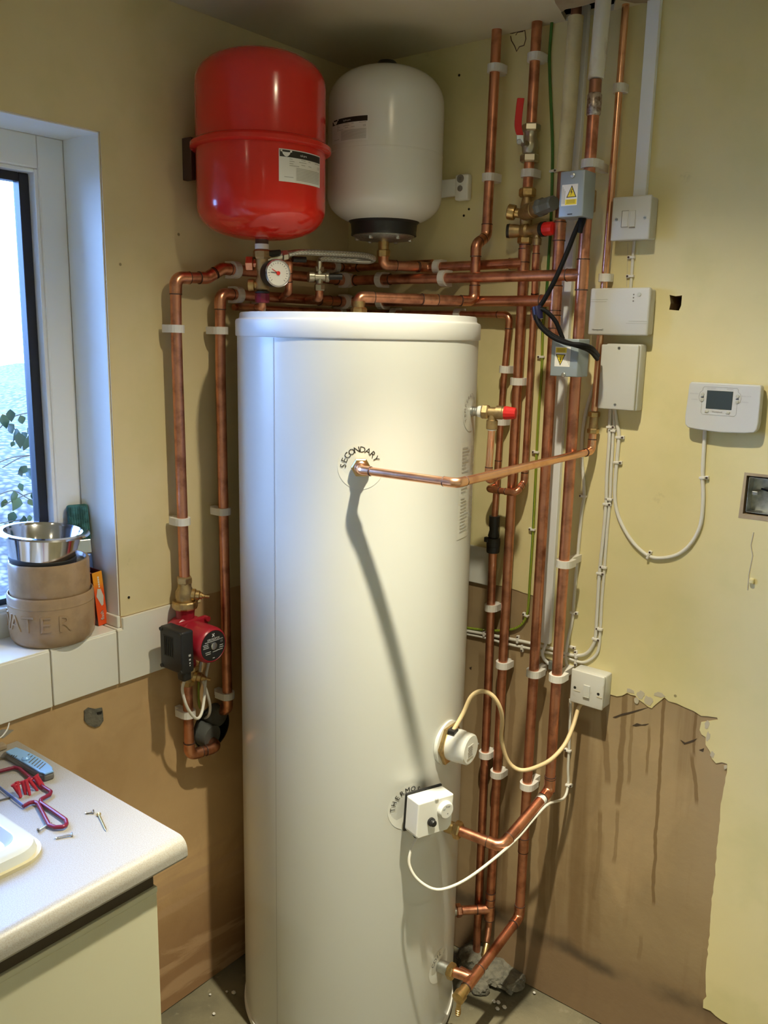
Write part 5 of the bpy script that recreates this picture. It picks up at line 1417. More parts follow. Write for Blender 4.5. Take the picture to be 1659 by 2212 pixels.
MB().prism(sk, (0, 0, 0), X_, Z_, 0.0024, [box_hole]).build('box_margin', 'torn_board', wall_right)

# motorised valve actuators
def actuator(label, x0, x1, z0, z1, flip):
    a = thing('valve_actuator', label, 'valve actuator', 'grey valve actuators')
    yb, yf = 0.098, 0.150
    xc = (x0 + x1) / 2
    wbox(x0, x1, z0, z1, yb, yf, 0.0025, 3).build('case', 'actuator_grey', a)
    MB().lathe([(0.017, -0.022), (0.019, -0.02), (0.019, 0.02), (0.017, 0.022)], (x4, -O4, (z0 + z1) / 2 + (0.006 if flip else -0.006)), Z_, 20).build('valve_body', 'brass_cast', a)
    MB().cyl((x4, -O4, (z0 + z1) / 2), (xc, -yb - 0.003, (z0 + z1) / 2), 0.014, 20).build('valve_neck', 'brass_cast', a)
    s = -1 if flip else 1
    zc = (z0 + z1) / 2
    MB().lathe([(0.0052, 0), (0.0048, 0.002), (0.003, 0.003), (0, 0.003)], (xc + 0.001, -yf, zc + s * 0.036), -Y_, 18).build('screw', 'zinc', a)
    if not flip: MB().box((xc - 0.001, -yf, zc - 0.040), (0.011, 0.001, 0.002)).build('slot', 'ink', a)
    lab = MB().box((xc - 0.004, -yf - 0.0003, zc - s * 0.002), (0.036, 0.0006, 0.042)).build('warning_label', 'label_white', a)
    def L(pts, mat, nm, y, par=lab):
        pl = [(xc - 0.004 + p[0] * s, zc - s * 0.002 + p[1] * s) for p in pts]
        return MB().prism(pl, (0, -y, 0), X_, Z_, 0.0001).build(nm, mat, par)
    L([(-0.007, -0.005), (0.016, -0.005), (0.0045, 0.019)], 'ink', 'triangle_border', yf + 0.0006)
    L([(-0.0045, -0.0035), (0.0135, -0.0035), (0.0045, 0.0155)], 'warn_yellow', 'triangle', yf + 0.0008)
    L([(0.005, 0.012), (0.0015, 0.0045), (0.0045, 0.0052), (0.002, -0.0025), (0.0072, 0.0068), (0.0042, 0.0060), (0.0065, 0.0115)], 'ink', 'lightning_bolt', yf + 0.0010)
    L([(-0.009, -0.019), (0.0165, -0.019), (0.0165, -0.0085), (-0.009, -0.0085)], 'warn_yellow', 'yellow_band', yf + 0.0006)
    for k in range(3): L([(-0.006, -0.0115 - k * 0.0026), (0.0135, -0.0115 - k * 0.0026), (0.0135, -0.0101 - k * 0.0026), (-0.006, -0.0101 - k * 0.0026)], 'warn_ink', 'small_print', yf + 0.0008)
    for k in range(3): L([(-0.0165 + k * 0.0026, -0.017), (-0.0152 + k * 0.0026, -0.017), (-0.0152 + k * 0.0026, 0.017 - 0.004 * k), (-0.0165 + k * 0.0026, 0.017 - 0.004 * k)], 'ink_soft', 'small_print', yf + 0.0006)
    return a
def abox(pTL, pBR, y): a, b = RW(*pTL, y), RW(*pBR, y); return a.x, b.x, b.z, a.z
b1 = abox((1211, 371), (1258, 467), 0.150); b2 = abox((1192, 731), (1246, 815), 0.150)
actuator('upper grey valve actuator with upright warning triangle', *b1, False)
actuator('lower grey valve actuator with upside-down warning triangle', *b2, True)
# black flexes of the actuators
g1 = Vector((b1[1] - 0.012, -0.125, b1[2])); 
MB_g = MB().lathe([(0.0085, 0), (0.008, 0.008), (0.0055, 0.02), (0.005, 0.03)], g1, Vector((-0.12, 0, -1)), 16)
c1, _ = cable('black flex dropping from the upper grey actuator to the lower box', [g1 + Z_ * 0.004, RW(1244, 497, 0.125), RW(1225, 545, 0.13), RW(1201, 600, 0.14), RW(1177, 645, 0.145), RW(1160, 675, 0.15), RW(1166, 700, 0.158), RW(1190, 722, 0.166), RW(1222, 739, 0.168), RW(1252, 748, 0.165), RW(1275, 758, 0.13), RW(1290, 775, 0.06)], 0.0052, 'cable_black')
o = MB_g.build('strain_relief', 'cable_black', c1)
c2, _ = cable('black flex looping up from the lower grey actuator', [Vector((b2[0] + 0.018, -0.13, b2[3] - 0.004)), RW(1208, 712, 0.135), RW(1200, 694, 0.14), RW(1184, 676, 0.148), RW(1168, 668, 0.155), RW(1158, 682, 0.162), RW(1168, 706, 0.168), RW(1196, 730, 0.176), RW(1228, 742, 0.176), RW(1256, 745, 0.17), RW(1278, 752, 0.14), RW(1292, 768, 0.07)], 0.0048, 'cable_black')
MB().lathe([(0.0105, -0.014), (0.0115, 0), (0.0105, 0.014)], RW(1161, 676, 0.155), Vector((0.25, 0, -1)), 16).build('tape_wrap', 'tape_blue', c2)

# ---------------------------------------------------------------- white cables on the right wall
def RPs(lst, off): return [RW(px, py, off) for px, py in lst]
G_C = 'white cable clips on the right wall'
GC = 'white cables clipped to the right wall'
o, k1 = cable('white cable hanging in a loop between programmer and junction box', RPs([(1523, 925), (1519, 998), (1518, 1033), (1519, 1080), (1513, 1134), (1494, 1172), (1467, 1196), (1434, 1205), (1404, 1202), (1375, 1180), (1352, 1149), (1334, 1109), (1328, 1066), (1332, 1002), (1337, 942), (1333, 916), (1327, 880)], 0.0055), 0.0042, group=GC)
cable_clips(k1, [((1337, 944), -1), ((1333, 998), -1), ((1520, 1031), 1), ((1402, 1203), -1)], 0.0042, 'white nail clip on the looped programmer cable', G_C)
o, k2 = cable('thick white cable from junction box curving left behind the pipes', RPs([(1319, 880), (1317, 916), (1316, 952), (1311, 1028), (1309, 1091), (1301, 1180), (1295, 1239), (1289, 1338), (1286, 1378), (1280, 1396), (1267, 1411), (1249, 1416), (1226, 1413), (1195, 1402), (1144, 1389), (1096, 1379), (1045, 1369), (1011, 1363), (985, 1358)], 0.0055), 0.0042, group=GC)
o, k3 = cable('white cable running just outside the thick one below junction box', RPs([(1326, 880), (1326, 919), (1324, 952), (1320, 1028), (1318, 1078), (1311, 1154), (1306, 1225), (1300, 1300), (1297, 1357), (1293, 1402), (1282, 1420), (1264, 1430), (1247, 1429), (1222, 1420), (1195, 1412), (1144, 1401), (1096, 1391), (1045, 1377), (1011, 1370), (985, 1364)], 0.0042), 0.0036, group=GC)
cable_clips(k2, [((1317, 922), 1), ((1309, 1088), 1), ((1296, 1237), 1), ((1286, 1378), 1), ((1247, 1416), -1)], 0.0042, 'white nail clip on the thick cable below junction box', G_C)
cable_clip(k2, RW(1121, 1384), -1, 0.0042, 'white nail clip on the thick cable between the two pipe pairs', G_C)
cable_clip(k2, RW(1049, 1369), -1, 0.0042, 'white nail clip on the thick cable beside the cylinder', G_C)
cable_clips(k3, [((1325, 930), -1), ((1318, 1078), -1), ((1307, 1225), -1), ((1298, 1358), -1), ((1246, 1429), 1)], 0.0036, 'white nail clip on the outer cable below junction box', G_C)
cable_clip(k3, RW(1130, 1398), 1, 0.0036, 'white nail clip on the thin cable between the two pipe pairs', G_C)
o, k4 = cable('white cable wandering from behind junction box down to the dusty switch', RPs([(1286, 826), (1281, 838), (1266, 888), (1258, 939), (1257, 990), (1261, 1040), (1262, 1071), (1257, 1104), (1251, 1167), (1244, 1248), (1239, 1311), (1236, 1342), (1228, 1378), (1223, 1411), (1224, 1434), (1232, 1455)], 0.0052), 0.0040, group=GC)
cable_clips(k4, [((1261, 1071), -1), ((1240, 1322), 1)], 0.0040, 'white nail clip on the cable above the dusty switch', G_C)
o, k5 = cable('short white cable between fused spur and wireless receiver', RPs([(1371, 515), (1368, 545), (1365, 590), (1362, 628)], 0.0042), 0.0034, group=GC)
cable_clips(k5, [((1369, 556), -1), ((1366, 597), -1)], 0.0034, 'white nail clip on the short cable below the fused spur', G_C)
# thermostat lead: wall, then along the coil pipe, then down to the thermostat
d4 = (el4 - Vector((x4, -O4, zb4))).normalized()
pipe_pt = lambda t_: Vector((x4, -O4, zb4)).lerp(el4, t_) + Vector((0.010, -0.004, -0.014))
o, k6 = cable('thin white thermostat lead from dusty switch along the coil pipe', RPs([(1232, 1510), (1231, 1560), (1229, 1620), (1227, 1660), (1227, 1696)], 0.0045) + [RW(1217, 1725, 0.03), pipe_pt(0.12) + Vector((0.004, 0, 0)), pipe_pt(0.4), pipe_pt(0.72),
    AX(1066, 1856, (0.725, -0.335)), AX(1008, 1899, (0.69, -0.40)), AX(964, 1919, (0.66, -0.44)), AX(935, 1920, (0.65, -0.45)), AX(907, 1904, (0.645, -0.45)), AX(889, 1881, (0.64, -0.45)), AX(884, 1852, (0.635, -0.445)), gp - u2 * 0.008], 0.0034)
cable_clips(k6, [((1230, 1620), -1), ((1227, 1694), 1)], 0.0034, 'white nail clip on the thermostat lead below the switch', G_C)
# immersion flex
ip = [(984, 1573), (1000, 1542), (1018, 1505), (1040, 1493), (1063, 1502), (1079, 1526), (1085, 1555), (1083, 1595), (1093, 1635), (1108, 1656), (1130, 1664), (1159, 1657), (1191, 1640), (1220, 1608), (1238, 1568), (1251, 1527)]
io = [0.30, 0.295, 0.285, 0.272, 0.258, 0.242, 0.226, 0.208, 0.19, 0.176, 0.164, 0.150, 0.130, 0.095, 0.055, 0.028]
o, k7 = cable('thick cream flex sagging between immersion heater and dusty switch', [Pi + ni * 0.02 + Z_ * 0.036 - ti * 0.012] + [RW(a[0], a[1], b) for a, b in zip(ip[1:], io[1:])] + [Vector((0.795, -0.024, 0.866))], 0.0050, 'cable_cream', 'flex')
# earth cable
o, k8 = cable('green and yellow earth cable from the ceiling between the pipes', [RW(1193, 38, 0.012)] + RPs([(1188, 100), (1187, 140), (1189, 200), (1193, 300), (1193, 370), (1190, 480), (1185, 560), (1180, 640), (1173, 700), (1170, 800), (1165, 870), (1160, 960), (1152, 1140), (1145, 1250), (1142, 1300), (1138, 1328), (1126, 1350), (1100, 1361), (1060, 1362), (1013, 1357), (990, 1352)], 0.005), 0.0034, 'earth_cable')
cable_clips(k8, [((1193, 371), 1), ((1171, 771), -1), ((1158, 976), -1), ((1152, 1143), -1), ((1137, 1327), -1)], 0.0034, 'white nail clip on the green earth cable', G_C)
# grey tail below the trunking
o, k9 = cable('grey cable tail hooked out below the trunking', RPs([(1184, 1378), (1176, 1398), (1172, 1412), (1176, 1424), (1186, 1434), (1192, 1437)], 0.008), 0.0042, 'trunking')
MB().box(RW(1191, 1437, 0.012), (0.012, 0.012, 0.022), bevel=0.002).build('clamp', 'grey_knob', o)
cable_spare = thing('cable_clip', 'empty white nail clip right of the heating flow pipe', 'cable clip')
q = RW(1238, 1397, 0.0)
MB().box(q - Y_ * 0.004, (0.018, 0.007, 0.007), bevel=0.0015).build('clip_body', 'clip_plastic', cable_spare)
MB().cyl(q + Vector((0.005, -0.006, 0)), q + Vector((0.005, -0.0095, 0)), 0.002, 10).build('nail_head', 'flux_dark', cable_spare)

# ================================================================ WORKTOP, CABINET, SINK
WT = 0.880; WE = -1.028; WF = 0.548; WY = -3.2
pf = [(0.002, 0.842), (0.002, WT), (WF - 0.022, WT)]
for k in range(1, 9):
    a = math.pi / 2 - math.pi * 0.5 * k / 8
    pf.append((WF - 0.022 + 0.022 * math.cos(a), WT - 0.022 + 0.022 * math.sin(a)))
pf += [(WF, 0.848), (WF - 0.004, 0.842)]
def extr(prof, y0, y1): 
    m = MB(); n = len(prof)
    vs = [Vector((x, y0, z)) for x, z in prof] + [Vector((x, y1, z)) for x, z in prof]
    fs = [[i, (i + 1) % n, n + (i + 1) % n, n + i] for i in range(n)] + [list(range(n)), list(range(n, 2 * n))]
    return m.add(vs, fs)
o = extr(pf, WY, WE).build('worktop', 'laminate')
for p in o.data.polygons: p.use_smooth = len(p.vertices) == 4
o.data.set_sharp_from_angle(angle=math.radians(30))
tag(o, 'pale speckled laminate worktop with a rounded front edge', 'worktop')
cf = HZ(352, 1908, 0.822)
CF = 0.530; CYR = cf.y
cab = thing('base_cabinet', 'cream kitchen base cabinet under the worktop', 'cabinet')
MB().box((CF / 2 - 0.01, (WY + CYR) / 2, 0.46), (CF - 0.025, CYR - WY, 0.764)).build('carcass', 'cabinet_cream', cab)
MB().box((CF - 0.016, (WY + CYR) / 2 - 0.002, 0.8265), (0.028, CYR - WY - 0.006, 0.030)).build('shadow_gap', 'plinth_gap_shade', cab)  # solid dark strip, the gap's shade put into its colour
for k in range(3):
    y1 = CYR - 0.0 - k * 0.602; y0 = y1 - 0.599
    MB().box((CF - 0.009, (y0 + y1) / 2, 0.449), (0.018, y1 - y0, 0.698), bevel=0.0015).build('door', 'cabinet_cream', cab)
    MB().box((CF - 0.006, (y0 + y1) / 2, 0.8045), (0.016, y1 - y0, 0.010), bevel=0.0012).build('grip_rail', 'cabinet_cream', cab)
MB().box((CF / 2 - 0.04, (WY + CYR) / 2, 0.04), (CF - 0.08, CYR - WY - 0.02, 0.078)).build('plinth', 'plinth_gap_shade', cab)
# timber strip along the wall end of the worktop
o = MB().box((0.012, (WY - 1.06) / 2, WT + 0.006), (0.02, -1.06 - WY, 0.010), bevel=0.002).build('upstand', 'torn_board'); tag(o, 'thin tan strip along the back edge of the worktop', 'upstand')
# sink
syr = HZ(70, 1800, 0.898).y; sxf = HZ(30, 1868, 0.89).x
def rrect(x0, x1, y0, y1, r, n=7):
    out = []
    for cx_, cy_, a0 in ((x1 - r, y1 - r, 0), (x0 + r, y1 - r, 90), (x0 + r, y0 + r, 180), (x1 - r, y0 + r, 270)):
        for k in range(n + 1):
            a = math.radians(a0 + 90 * k / n); out.append((cx_ + r * math.cos(a), cy_ + r * math.sin(a)))
    return out
sink = thing('sink', 'white sink with thick rounded rim sealed onto the worktop', 'sink')
sy0 = syr - 0.85; sx_b = 0.06
lo = [rrect(sx_b, sxf, sy0, syr, 0.045), rrect(sx_b + 0.004, sxf - 0.004, sy0 + 0.004, syr - 0.004, 0.043), rrect(sx_b + 0.012, sxf - 0.012, sy0 + 0.012, syr - 0.012, 0.038), rrect(sx_b + 0.030, sxf - 0.030, sy0 + 0.030, syr - 0.030, 0.03), rrect(sx_b + 0.040, sxf - 0.040, sy0 + 0.040, syr - 0.040, 0.03)]
zz = [WT + 0.004, WT + 0.020, WT + 0.0255, WT + 0.0265, WT + 0.010]
m = MB(); vs = []; n_ = len(lo[0])
for L0, z in zip(lo, zz): vs += [Vector((p[0], p[1], z)) for p in L0]
fs = []
for i in range(len(lo) - 1):
    for k in range(n_): fs.append([i * n_ + k, i * n_ + (k + 1) % n_, (i + 1) * n_ + (k + 1) % n_, (i + 1) * n_ + k])
fs.append([(len(lo) - 1) * n_ + k for k in range(n_)])
m.add(vs, fs, True).build('basin', 'sink_white', sink)
MB().prism(rrect(sx_b - 0.006, sxf + 0.006, sy0 - 0.006, syr + 0.006, 0.05), (0, 0, WT + 0.0003), X_, Y_, 0.006).build('sealant_bead', 'sealant', sink)
MB().lathe([(0.03, 0), (0.03, 0.002), (0.02, 0.003), (0, 0.001)], ((sx_b + sxf) / 2, (sy0 + syr) / 2, WT + 0.010), Z_, 24).build('drain', 'steel', sink)

# --- things on the worktop
def WP(px, py, h=0.0): return HZ(px, py, WT + h)
# utility knife
kn = thing('utility_knife', 'blue and grey utility knife lying on the worktop', 'knife')
ctl_ = [WP(24, 1626, 0.010), WP(45, 1636, 0.010), WP(70, 1650, 0.010), WP(92, 1664, 0.010), WP(107, 1676, 0.010)]
pth = spline(ctl_, 4)
def ribbon(path, w, z0, z1, name, mat, par, bev=0.002):
    n = len(path); vs = []; fs = []
    for i, p in enumerate(path):
        d = (path[min(i + 1, n - 1)] - path[max(i - 1, 0)]); d.z = 0; d.normalize()
        u = Vector((-d.y, d.x, 0)); ww = w[i] if isinstance(w, list) else w
        for sgn, z in ((-1, z0), (1, z0), (1, z1), (-1, z1)): vs.append(Vector((p.x, p.y, 0)) + u * sgn * ww / 2 + Z_ * z)
    for i in range(n - 1):
        for k in range(4): fs.append([i * 4 + k, i * 4 + (k + 1) % 4, i * 4 + 4 + (k + 1) % 4, i * 4 + 4 + k])
    fs += [[0, 1, 2, 3], [n * 4 - 4, n * 4 - 3, n * 4 - 2, n * 4 - 1]]
    o = MB().add(vs, fs).build(name, mat, par)
    b = o.modifiers.new('bevel', 'BEVEL'); b.width = bev; b.segments = 2
    return o
npt = len(pth)
wd = [0.026 + 0.006 * math.sin(math.pi * i / (npt - 1)) - (0.006 if i > npt - 3 else 0) for i in range(npt)]
ribbon(pth, wd, WT + 0.0005, WT + 0.014, 'lower_handle', 'knife_grey', kn, 0.004)
ribbon(pth, [w - 0.003 for w in wd], WT + 0.014, WT + 0.018, 'blue_shell', 'knife_blue', kn, 0.0015)
tip = [WP(0, 1634, 0.006), WP(12, 1625, 0.006), WP(22, 1621, 0.006)]
ribbon([WP(2, 1636, 0.008), WP(14, 1628, 0.008), WP(24, 1627, 0.008)], [0.004, 0.018, 0.022], WT + 0.006, WT + 0.0085, 'blade', 'knife_grey', kn, 0.0003)
MB().lathe([(0.008, 0), (0.008, 0.003), (0.005, 0.006), (0, 0.006)], WP(56, 1640, 0.018), Z_, 16).build('thumb_slider', 'knife_blue', kn)
for k in range(7):
    q = pth[6 + k] if 6 + k < npt else pth[-2]
    MB().box(Vector((q.x, q.y, WT + 0.0185)), (0.0015, 0.022, 0.001), (Vector((0.87, 0.5, 0)), Vector((-0.5, 0.87, 0)), Z_)).build('grip_ridge', 'knife_grey', kn)
for k in range(3):
    q = WP(25 + k * 5, 1632 + k * 1.0, 0.018); MB().box(q, (0.002, 0.005, 0.0006), (Vector((0.87, 0.5, 0)), Vector((-0.5, 0.87, 0)), Z_)).build('slot', 'ink', kn)
# junior hacksaw
hs = thing('junior_hacksaw', 'small purple-red junior hacksaw lying on the worktop', 'saw')
rod = [(-25, 1672), (0, 1666), (31, 1658), (42, 1660), (74, 1688), (110, 1710), (108, 1716), (88, 1727), (88, 1734), (115, 1752), (142, 1771), (144, 1780), (138, 1786), (120, 1787), (106, 1782), (98, 1767), (82, 1736), (75, 1732), (64, 1734), (50, 1742)]
MB().tube(arc_path([WP(px, py, 0.006) for px, py in rod], 0.005, 4), 0.0036, 12).build('frame_rod', 'saw_red', hs)
ba, bb_ = WP(-30, 1678, 0.006), WP(51, 1742, 0.006)
dd2 = (bb_ - ba).normalized()
MB().box((ba + bb_) / 2, ((bb_ - ba).length, 0.0012, 0.007), (dd2, Z_.cross(dd2).normalized(), Z_)).build('saw_blade', 'blade_blue', hs)
# wall plugs on a sprue
wp = thing('wall_plug_strip', 'strip of red plastic wall plugs on the worktop', 'wall plugs')
c0, c1_ = WP(30, 1698, 0.020), WP(82, 1678, 0.020)
MB().cyl(c0, c1_, 0.002, 10).build('sprue', 'plug_red', wp)
random.seed(9)
for k in range(7):
    t_ = k / 6; top = c0.lerp(c1_, t_) + Vector((random.uniform(-0.003, 0.003), random.uniform(-0.003, 0.003), 0.002))
    dr = Vector((0.35 + random.uniform(-0.15, 0.15), 0.05 + random.uniform(-0.2, 0.2), -0.55)).normalized()
    MB().lathe([(0.0045, -0.002), (0.0045, 0.0), (0.0033, 0.002), (0.0033, 0.018), (0.0022, 0.028), (0, 0.029)], top, dr, 10).build('plug', 'plug_red', wp)
# screws
def screw(label, a, b, mat, r=0.0018, head=0.0042):
    s_ = thing('screw', label, 'screw', 'loose screws on the worktop')
    a = WP(*a, head * 0.8); b = WP(*b, r); d = b - a; L = d.length
    pr_ = [(head, 0), (head, 0.0008), (r, 0.0035)]
    n = 12
    for k in range(n):
        h = 0.0035 + (L * 0.86 - 0.0035) * k / n
        pr_ += [(r * 1.15, h), (r * 0.8, h + (L * 0.86 - 0.0035) / n * 0.5)]
    pr_ += [(r * 0.9, L * 0.86), (0, L)]
    MB().lathe(pr_, a, d, 10, False).build('shank', mat, s_)
    q = d.normalized(); u, v, _ = frame(q)
    MB().box(a - q * 0.0001, (head * 1.5, 0.0008, 0.0004), (u, v, q)).build('cross_slot', 'ink', s_)
    MB().box(a - q * 0.0001, (0.0008, head * 1.5, 0.0004), (u, v, q)).build('cross_slot', 'ink', s_)
screw('short grey countersunk screw beside the brass-coloured one', (203, 1753), (182, 1757), 'steel')
screw('long brass-coloured screw lying on the worktop', (213, 1759), (230, 1796), 'screw_gold')
screw('grey screw under the hacksaw handle loop', (83, 1794), (113, 1776), 'steel')
screw('long grey screw lying beside the sink rim', (157, 1802), (115, 1812), 'steel')
o = MB().cyl(WP(-10, 1731, 0.002), WP(23, 1722, 0.002), 0.0016, 8).build('nail', 'knife_grey'); tag(o, 'thin dark nail lying under the saw blade', 'nail')
# paper scrap with a wire by the wall
pp = MB(); vs = [WP(-20, 1590, 0.03), WP(-20, 1618, 0.004), WP(8, 1602, 0.004), WP(34, 1577, 0.022), WP(5, 1575, 0.045)]
pp.add(vs + [v - Z_ * 0.0008 for v in vs], [[0, 1, 2, 4], [2, 3, 4], [5, 6, 7, 9], [7, 8, 9]])
o = pp.build('paper_scrap', 'paper'); tag(o, 'crumpled white paper scrap at the back of the worktop', 'paper')
o = MB().tube(spline([WP(-10, 1600, 0.06), WP(5, 1590, 0.065), WP(16, 1575, 0.07), WP(20, 1562, 0.075)], 5), 0.0014, 8).build('wire_tail', 'cable_white'); tag(o, 'thin white wire curling over the paper scrap', 'wire')

# ================================================================ WINDOW SILL
SX, SY = -0.060, -0.8985
def bowl(name, label, z0, z1, ro, ri, mat, lip=0.004):
    b = thing(name, label, 'bowl')
    MB().lathe([(ro * 0.90, z0), (ro * 0.985, z0 + 0.012), (ro, z0 + 0.03), (ro, z1 - lip), (ro - lip * 0.5, z1), (ri + lip * 0.5, z1), (ri, z1 - lip), (ri - 0.002, z1 - 0.01)], (SX, SY, 0), Z_, 64, caps=(True, False)).build('outer_wall', mat, b)
    MB().lathe([(ri - 0.0015, z1 - 0.008), (ri - 0.003, z0 + 0.02), (ri * 0.8, z0 + 0.010), (0, z0 + 0.009)], (SX, SY, 0), Z_, 64).build('glazed_inside', 'glaze_dark', b)
    return b
zb0 = SILL + 0.001
bl = bowl('stoneware_bowl', 'tan stoneware pet bowl embossed with letters, bottom of the stack', zb0, zb0 + 0.107, 0.0885, 0.0835, 'stoneware')
for ch, a in (('W', -78), ('A', -55), ('T', -33), ('E', -9), ('R', 16)):
    g = text_mb(ch, 0.050, True, 0.0016)
    th_ = math.radians(-30 + a)
    flat_ = MB().add([v.copy() for v in g.v], g.f)
    flat_.map(wrapper((SX, SY), 0.0875, th_, zb0 + 0.052, 0.0012)).build('embossed_letter', 'stoneware', bl)
MB().lathe([(0.0875, zb0 + 0.082), (0.0888, zb0 + 0.084), (0.0888, zb0 + 0.087), (0.0875, zb0 + 0.089)], (SX, SY, 0), Z_, 64).build('rim_band', 'stoneware', bl)
bu = bowl('stoneware_bowl', 'tan stoneware pet bowl nested in the lower one under the steel bowl', zb0 + 0.085, zb0 + 0.176, 0.0825, 0.0745, 'stoneware')
bs = thing('steel_bowl', 'polished steel pet bowl tilted on top of the stoneware bowls', 'bowl')
tz = Vector((0.05, 0.06, 1)).normalized(); o = Vector((SX - 0.003, SY - 0.012, zb0 + 0.172))
MB().lathe([(0.0, 0.006), (0.056, 0.006), (0.066, 0.010), (0.0775, 0.062), (0.0795, 0.066), (0.091, 0.0655), (0.094, 0.062), (0.0925, 0.0615), (0.080, 0.0635), (0.0765, 0.0600), (0.064, 0.009), (0.055, 0.0045), (0, 0.0045)], o, tz, 64).build('shell', 'steel_polished', bs)
MB().lathe([(0.050, 0.0), (0.066, 0.0), (0.0685, 0.005), (0.0675, 0.011), (0.0655, 0.0125), (0.06, 0.006)], o, tz, 64).build('rubber_ring', 'rubber', bs)
# cleaning wipe box
fb = thing('cleaning_box', 'slim orange cleaning-product box propped beside the bowls', 'box')
fc = Vector((-0.043, -0.784, SILL + 0.0015)); tlt = math.radians(5)
fz = Vector((0, -math.sin(tlt), math.cos(tlt))); fyv = Vector((0, math.cos(tlt), math.sin(tlt))); fxv = X_.copy()
BW, BD, BH = 0.0245, 0.052, 0.126
fcen = fc + fz * BH / 2 - fxv * BD / 2
MB().box(fcen + fxv * (BD / 2 - 0.0006), (0.0012, BW, BH), (fxv, fyv, fz)).build('front_panel', 'box_orange', fb)
MB().box(fcen - fxv * (BD / 2 - 0.0006), (0.0012, BW, BH), (fxv, fyv, fz)).build('back_panel', 'box_orange', fb)
for s in (-1, 1): MB().box(fcen + fyv * s * (BW / 2 - 0.0006), (BD - 0.0024, 0.0012, BH), (fxv, fyv, fz)).build('side_panel', 'box_red', fb)
MB().box(fcen - fz * (BH / 2 - 0.0006), (BD - 0.003, BW - 0.003, 0.0012), (fxv, fyv, fz)).build('bottom_panel', 'box_red', fb)
MB().box(fcen + fz * (BH / 2 - 0.012), (BD - 0.004, BW - 0.003, 0.0012), (fxv, fyv, fz)).build('dark_inside', 'inner_dark', fb)
fd = (fz * 0.75 - fyv * 0.65).normalized()
MB().box(fcen + fz * (BH / 2) - fyv * (BW / 2) + fd * 0.011, (BD - 0.006, 0.0009, 0.024), (fxv, fxv.cross(fd).normalized(), fd)).build('top_flap', 'box_pink', fb)
ff = fcen + fxv * (BD / 2 + 0.0002)
lettering('flash', 0.013, ff - fz * 0.040, fz, -fyv, 'ink', fb, 0.0003); lettering('flash', 0.0118, ff - fz * 0.040, fz, -fyv, 'label_white', fb, 0.0006)
MB().prism([(-0.004, 0.020), (0.004, 0.018), (0.009, 0.0), (0.006, -0.020), (0.0015, -0.022), (-0.0085, 0.003)], ff + fz * 0.004, fyv, fz, 0.0004).build('torn_label', 'paper', fb)
m = MB()
for k in range(5): m.box(ff + fz * (0.050 - k * 0.0055) + fyv * 0.001 + fxv * 0.0003, (0.0003, 0.0035, 0.0042), (fxv, fyv, fz))
m.build('small_print', 'label_white', fb)
# brush leaning in the reveal corner
br = thing('paint_brush', 'wide teal-bristled paint brush propped in the window corner', 'paint brush')
ba_ = Vector((-0.098, -0.7935, SILL + 0.11)); bz_ = Vector((-0.08, 0.0, 1)).normalized(); by_ = Vector((0.35, 0.94, 0)).normalized(); bx_ = by_.cross(bz_).normalized()
m = MB(); random.seed(4)
o = MB().box(ba_ + bz_ * 0.122, (0.046, 0.016, 0.080), (by_, bx_, bz_), 0.006, 3).build('bristles', 'bristle_teal', br)
for k in range(9):
    MB().box(ba_ + bz_ * 0.120 + by_ * (-0.020 + k * 0.005) - bx_ * 0.0, (0.003, 0.0185, 0.076), (by_, bx_, bz_), 0.001).build('bristle_clump', 'bristle_teal', br)
MB().box(ba_ + bz_ * 0.066, (0.047, 0.018, 0.034), (by_, bx_, bz_), 0.003).build('ferrule', 'steel', br)
MB().box(ba_ + bz_ * 0.028, (0.044, 0.018, 0.044), (by_, bx_, bz_), 0.005).build('handle_collar', 'blade_blue', br)
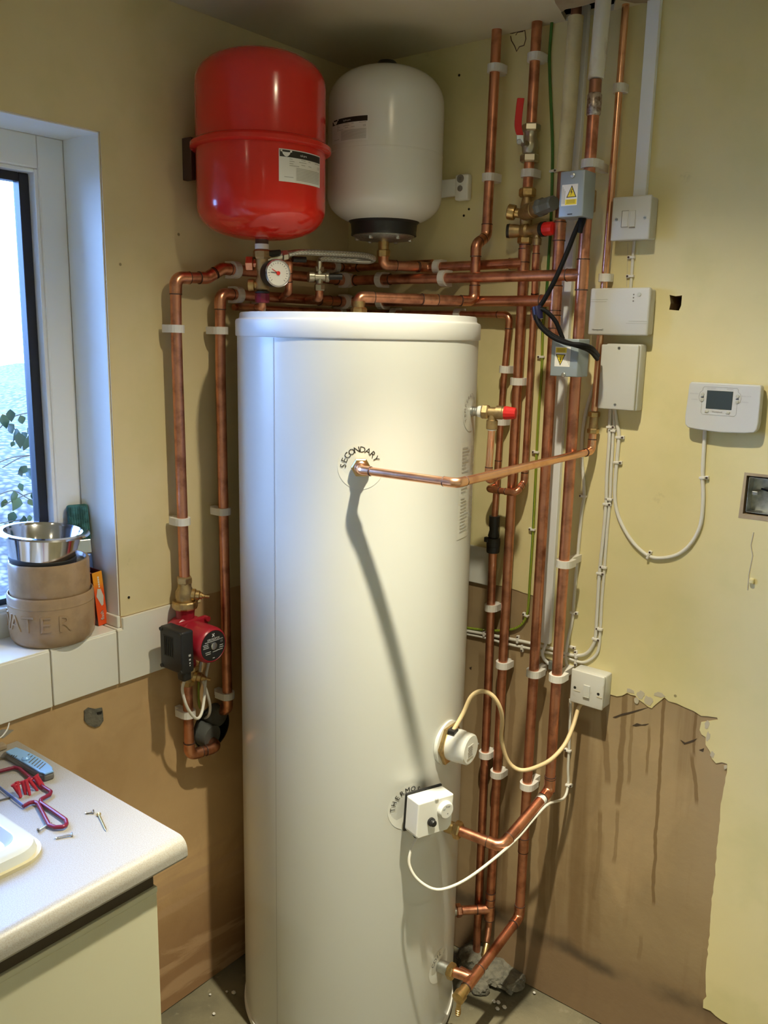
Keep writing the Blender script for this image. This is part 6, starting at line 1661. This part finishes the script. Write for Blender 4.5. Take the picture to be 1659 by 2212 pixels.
MB().box(ba_ - bz_ * 0.052, (0.022, 0.014, 0.115), (by_, bx_, bz_), 0.005).build('handle', 'blade_blue', br)

# ================================================================ FLOOR RUBBLE
def rock(label, c, sx, sy, sz, seed):
    bm = bmesh.new(); bmesh.ops.create_icosphere(bm, subdivisions=3, radius=1.0)
    for v in bm.verts:
        n = 1 + 0.35 * noise.noise(v.co * 1.7 + Vector((seed, 0, 0))) + 0.14 * noise.noise(v.co * 4.3 + Vector((0, seed, 0)))
        v.co = Vector((v.co.x * sx * n, v.co.y * sy * n, max(v.co.z, -0.55) * sz * n))
    bm.verts.index_update()
    zmin = min(v.co.z for v in bm.verts)
    c = Vector((c.x, c.y, 0.0)) - Z_ * (zmin + 0.001)
    m = MB().add([c + v.co for v in bm.verts], [[v.index for v in f.verts] for f in bm.faces]); bm.free()
    return tag(m.build('concrete_chunk', 'cement'), label, 'rubble', 'broken concrete by the corner')
rock('largest broken concrete chunk on floor under the drain tee', HZ(1066, 2100, 0.015), 0.042, 0.055, 0.026, 1.0)
rock('flat concrete fragment against the right wall foot', HZ(1105, 2118, 0.01), 0.036, 0.05, 0.02, 2.0)
rock('small concrete lump between the two larger fragments', HZ(1035, 2130, 0.01), 0.030, 0.024, 0.016, 3.0)
rock('concrete lump under the waste pipe in the corner', HZ(1022, 2068, 0.02), 0.04, 0.05, 0.035, 4.0)
random.seed(13)
for k in range(9):
    px, py = random.choice([(440, 2140), (470, 2160), (500, 2140), (425, 2165), (1080, 2170), (1130, 2175), (1150, 2140), (1180, 2180), (460, 2190), (480, 2118)])
    c = HZ(px + random.uniform(-14, 14), py + random.uniform(-10, 10), 0.003)
    s = random.uniform(0.003, 0.007); n_ = 7
    MB_ = MB().lathe([(s * 0.6, 0), (s, s * 0.4), (s * 0.7, s * 0.8), (0, s)], Vector((c.x, c.y, 0.0)), Vector((0.2, 0.1, 1)), 6, False)
    tag(MB_.build('plaster_crumb', 'paper'), 'tiny white plaster crumb on the concrete floor', 'debris', 'plaster crumbs on the floor')
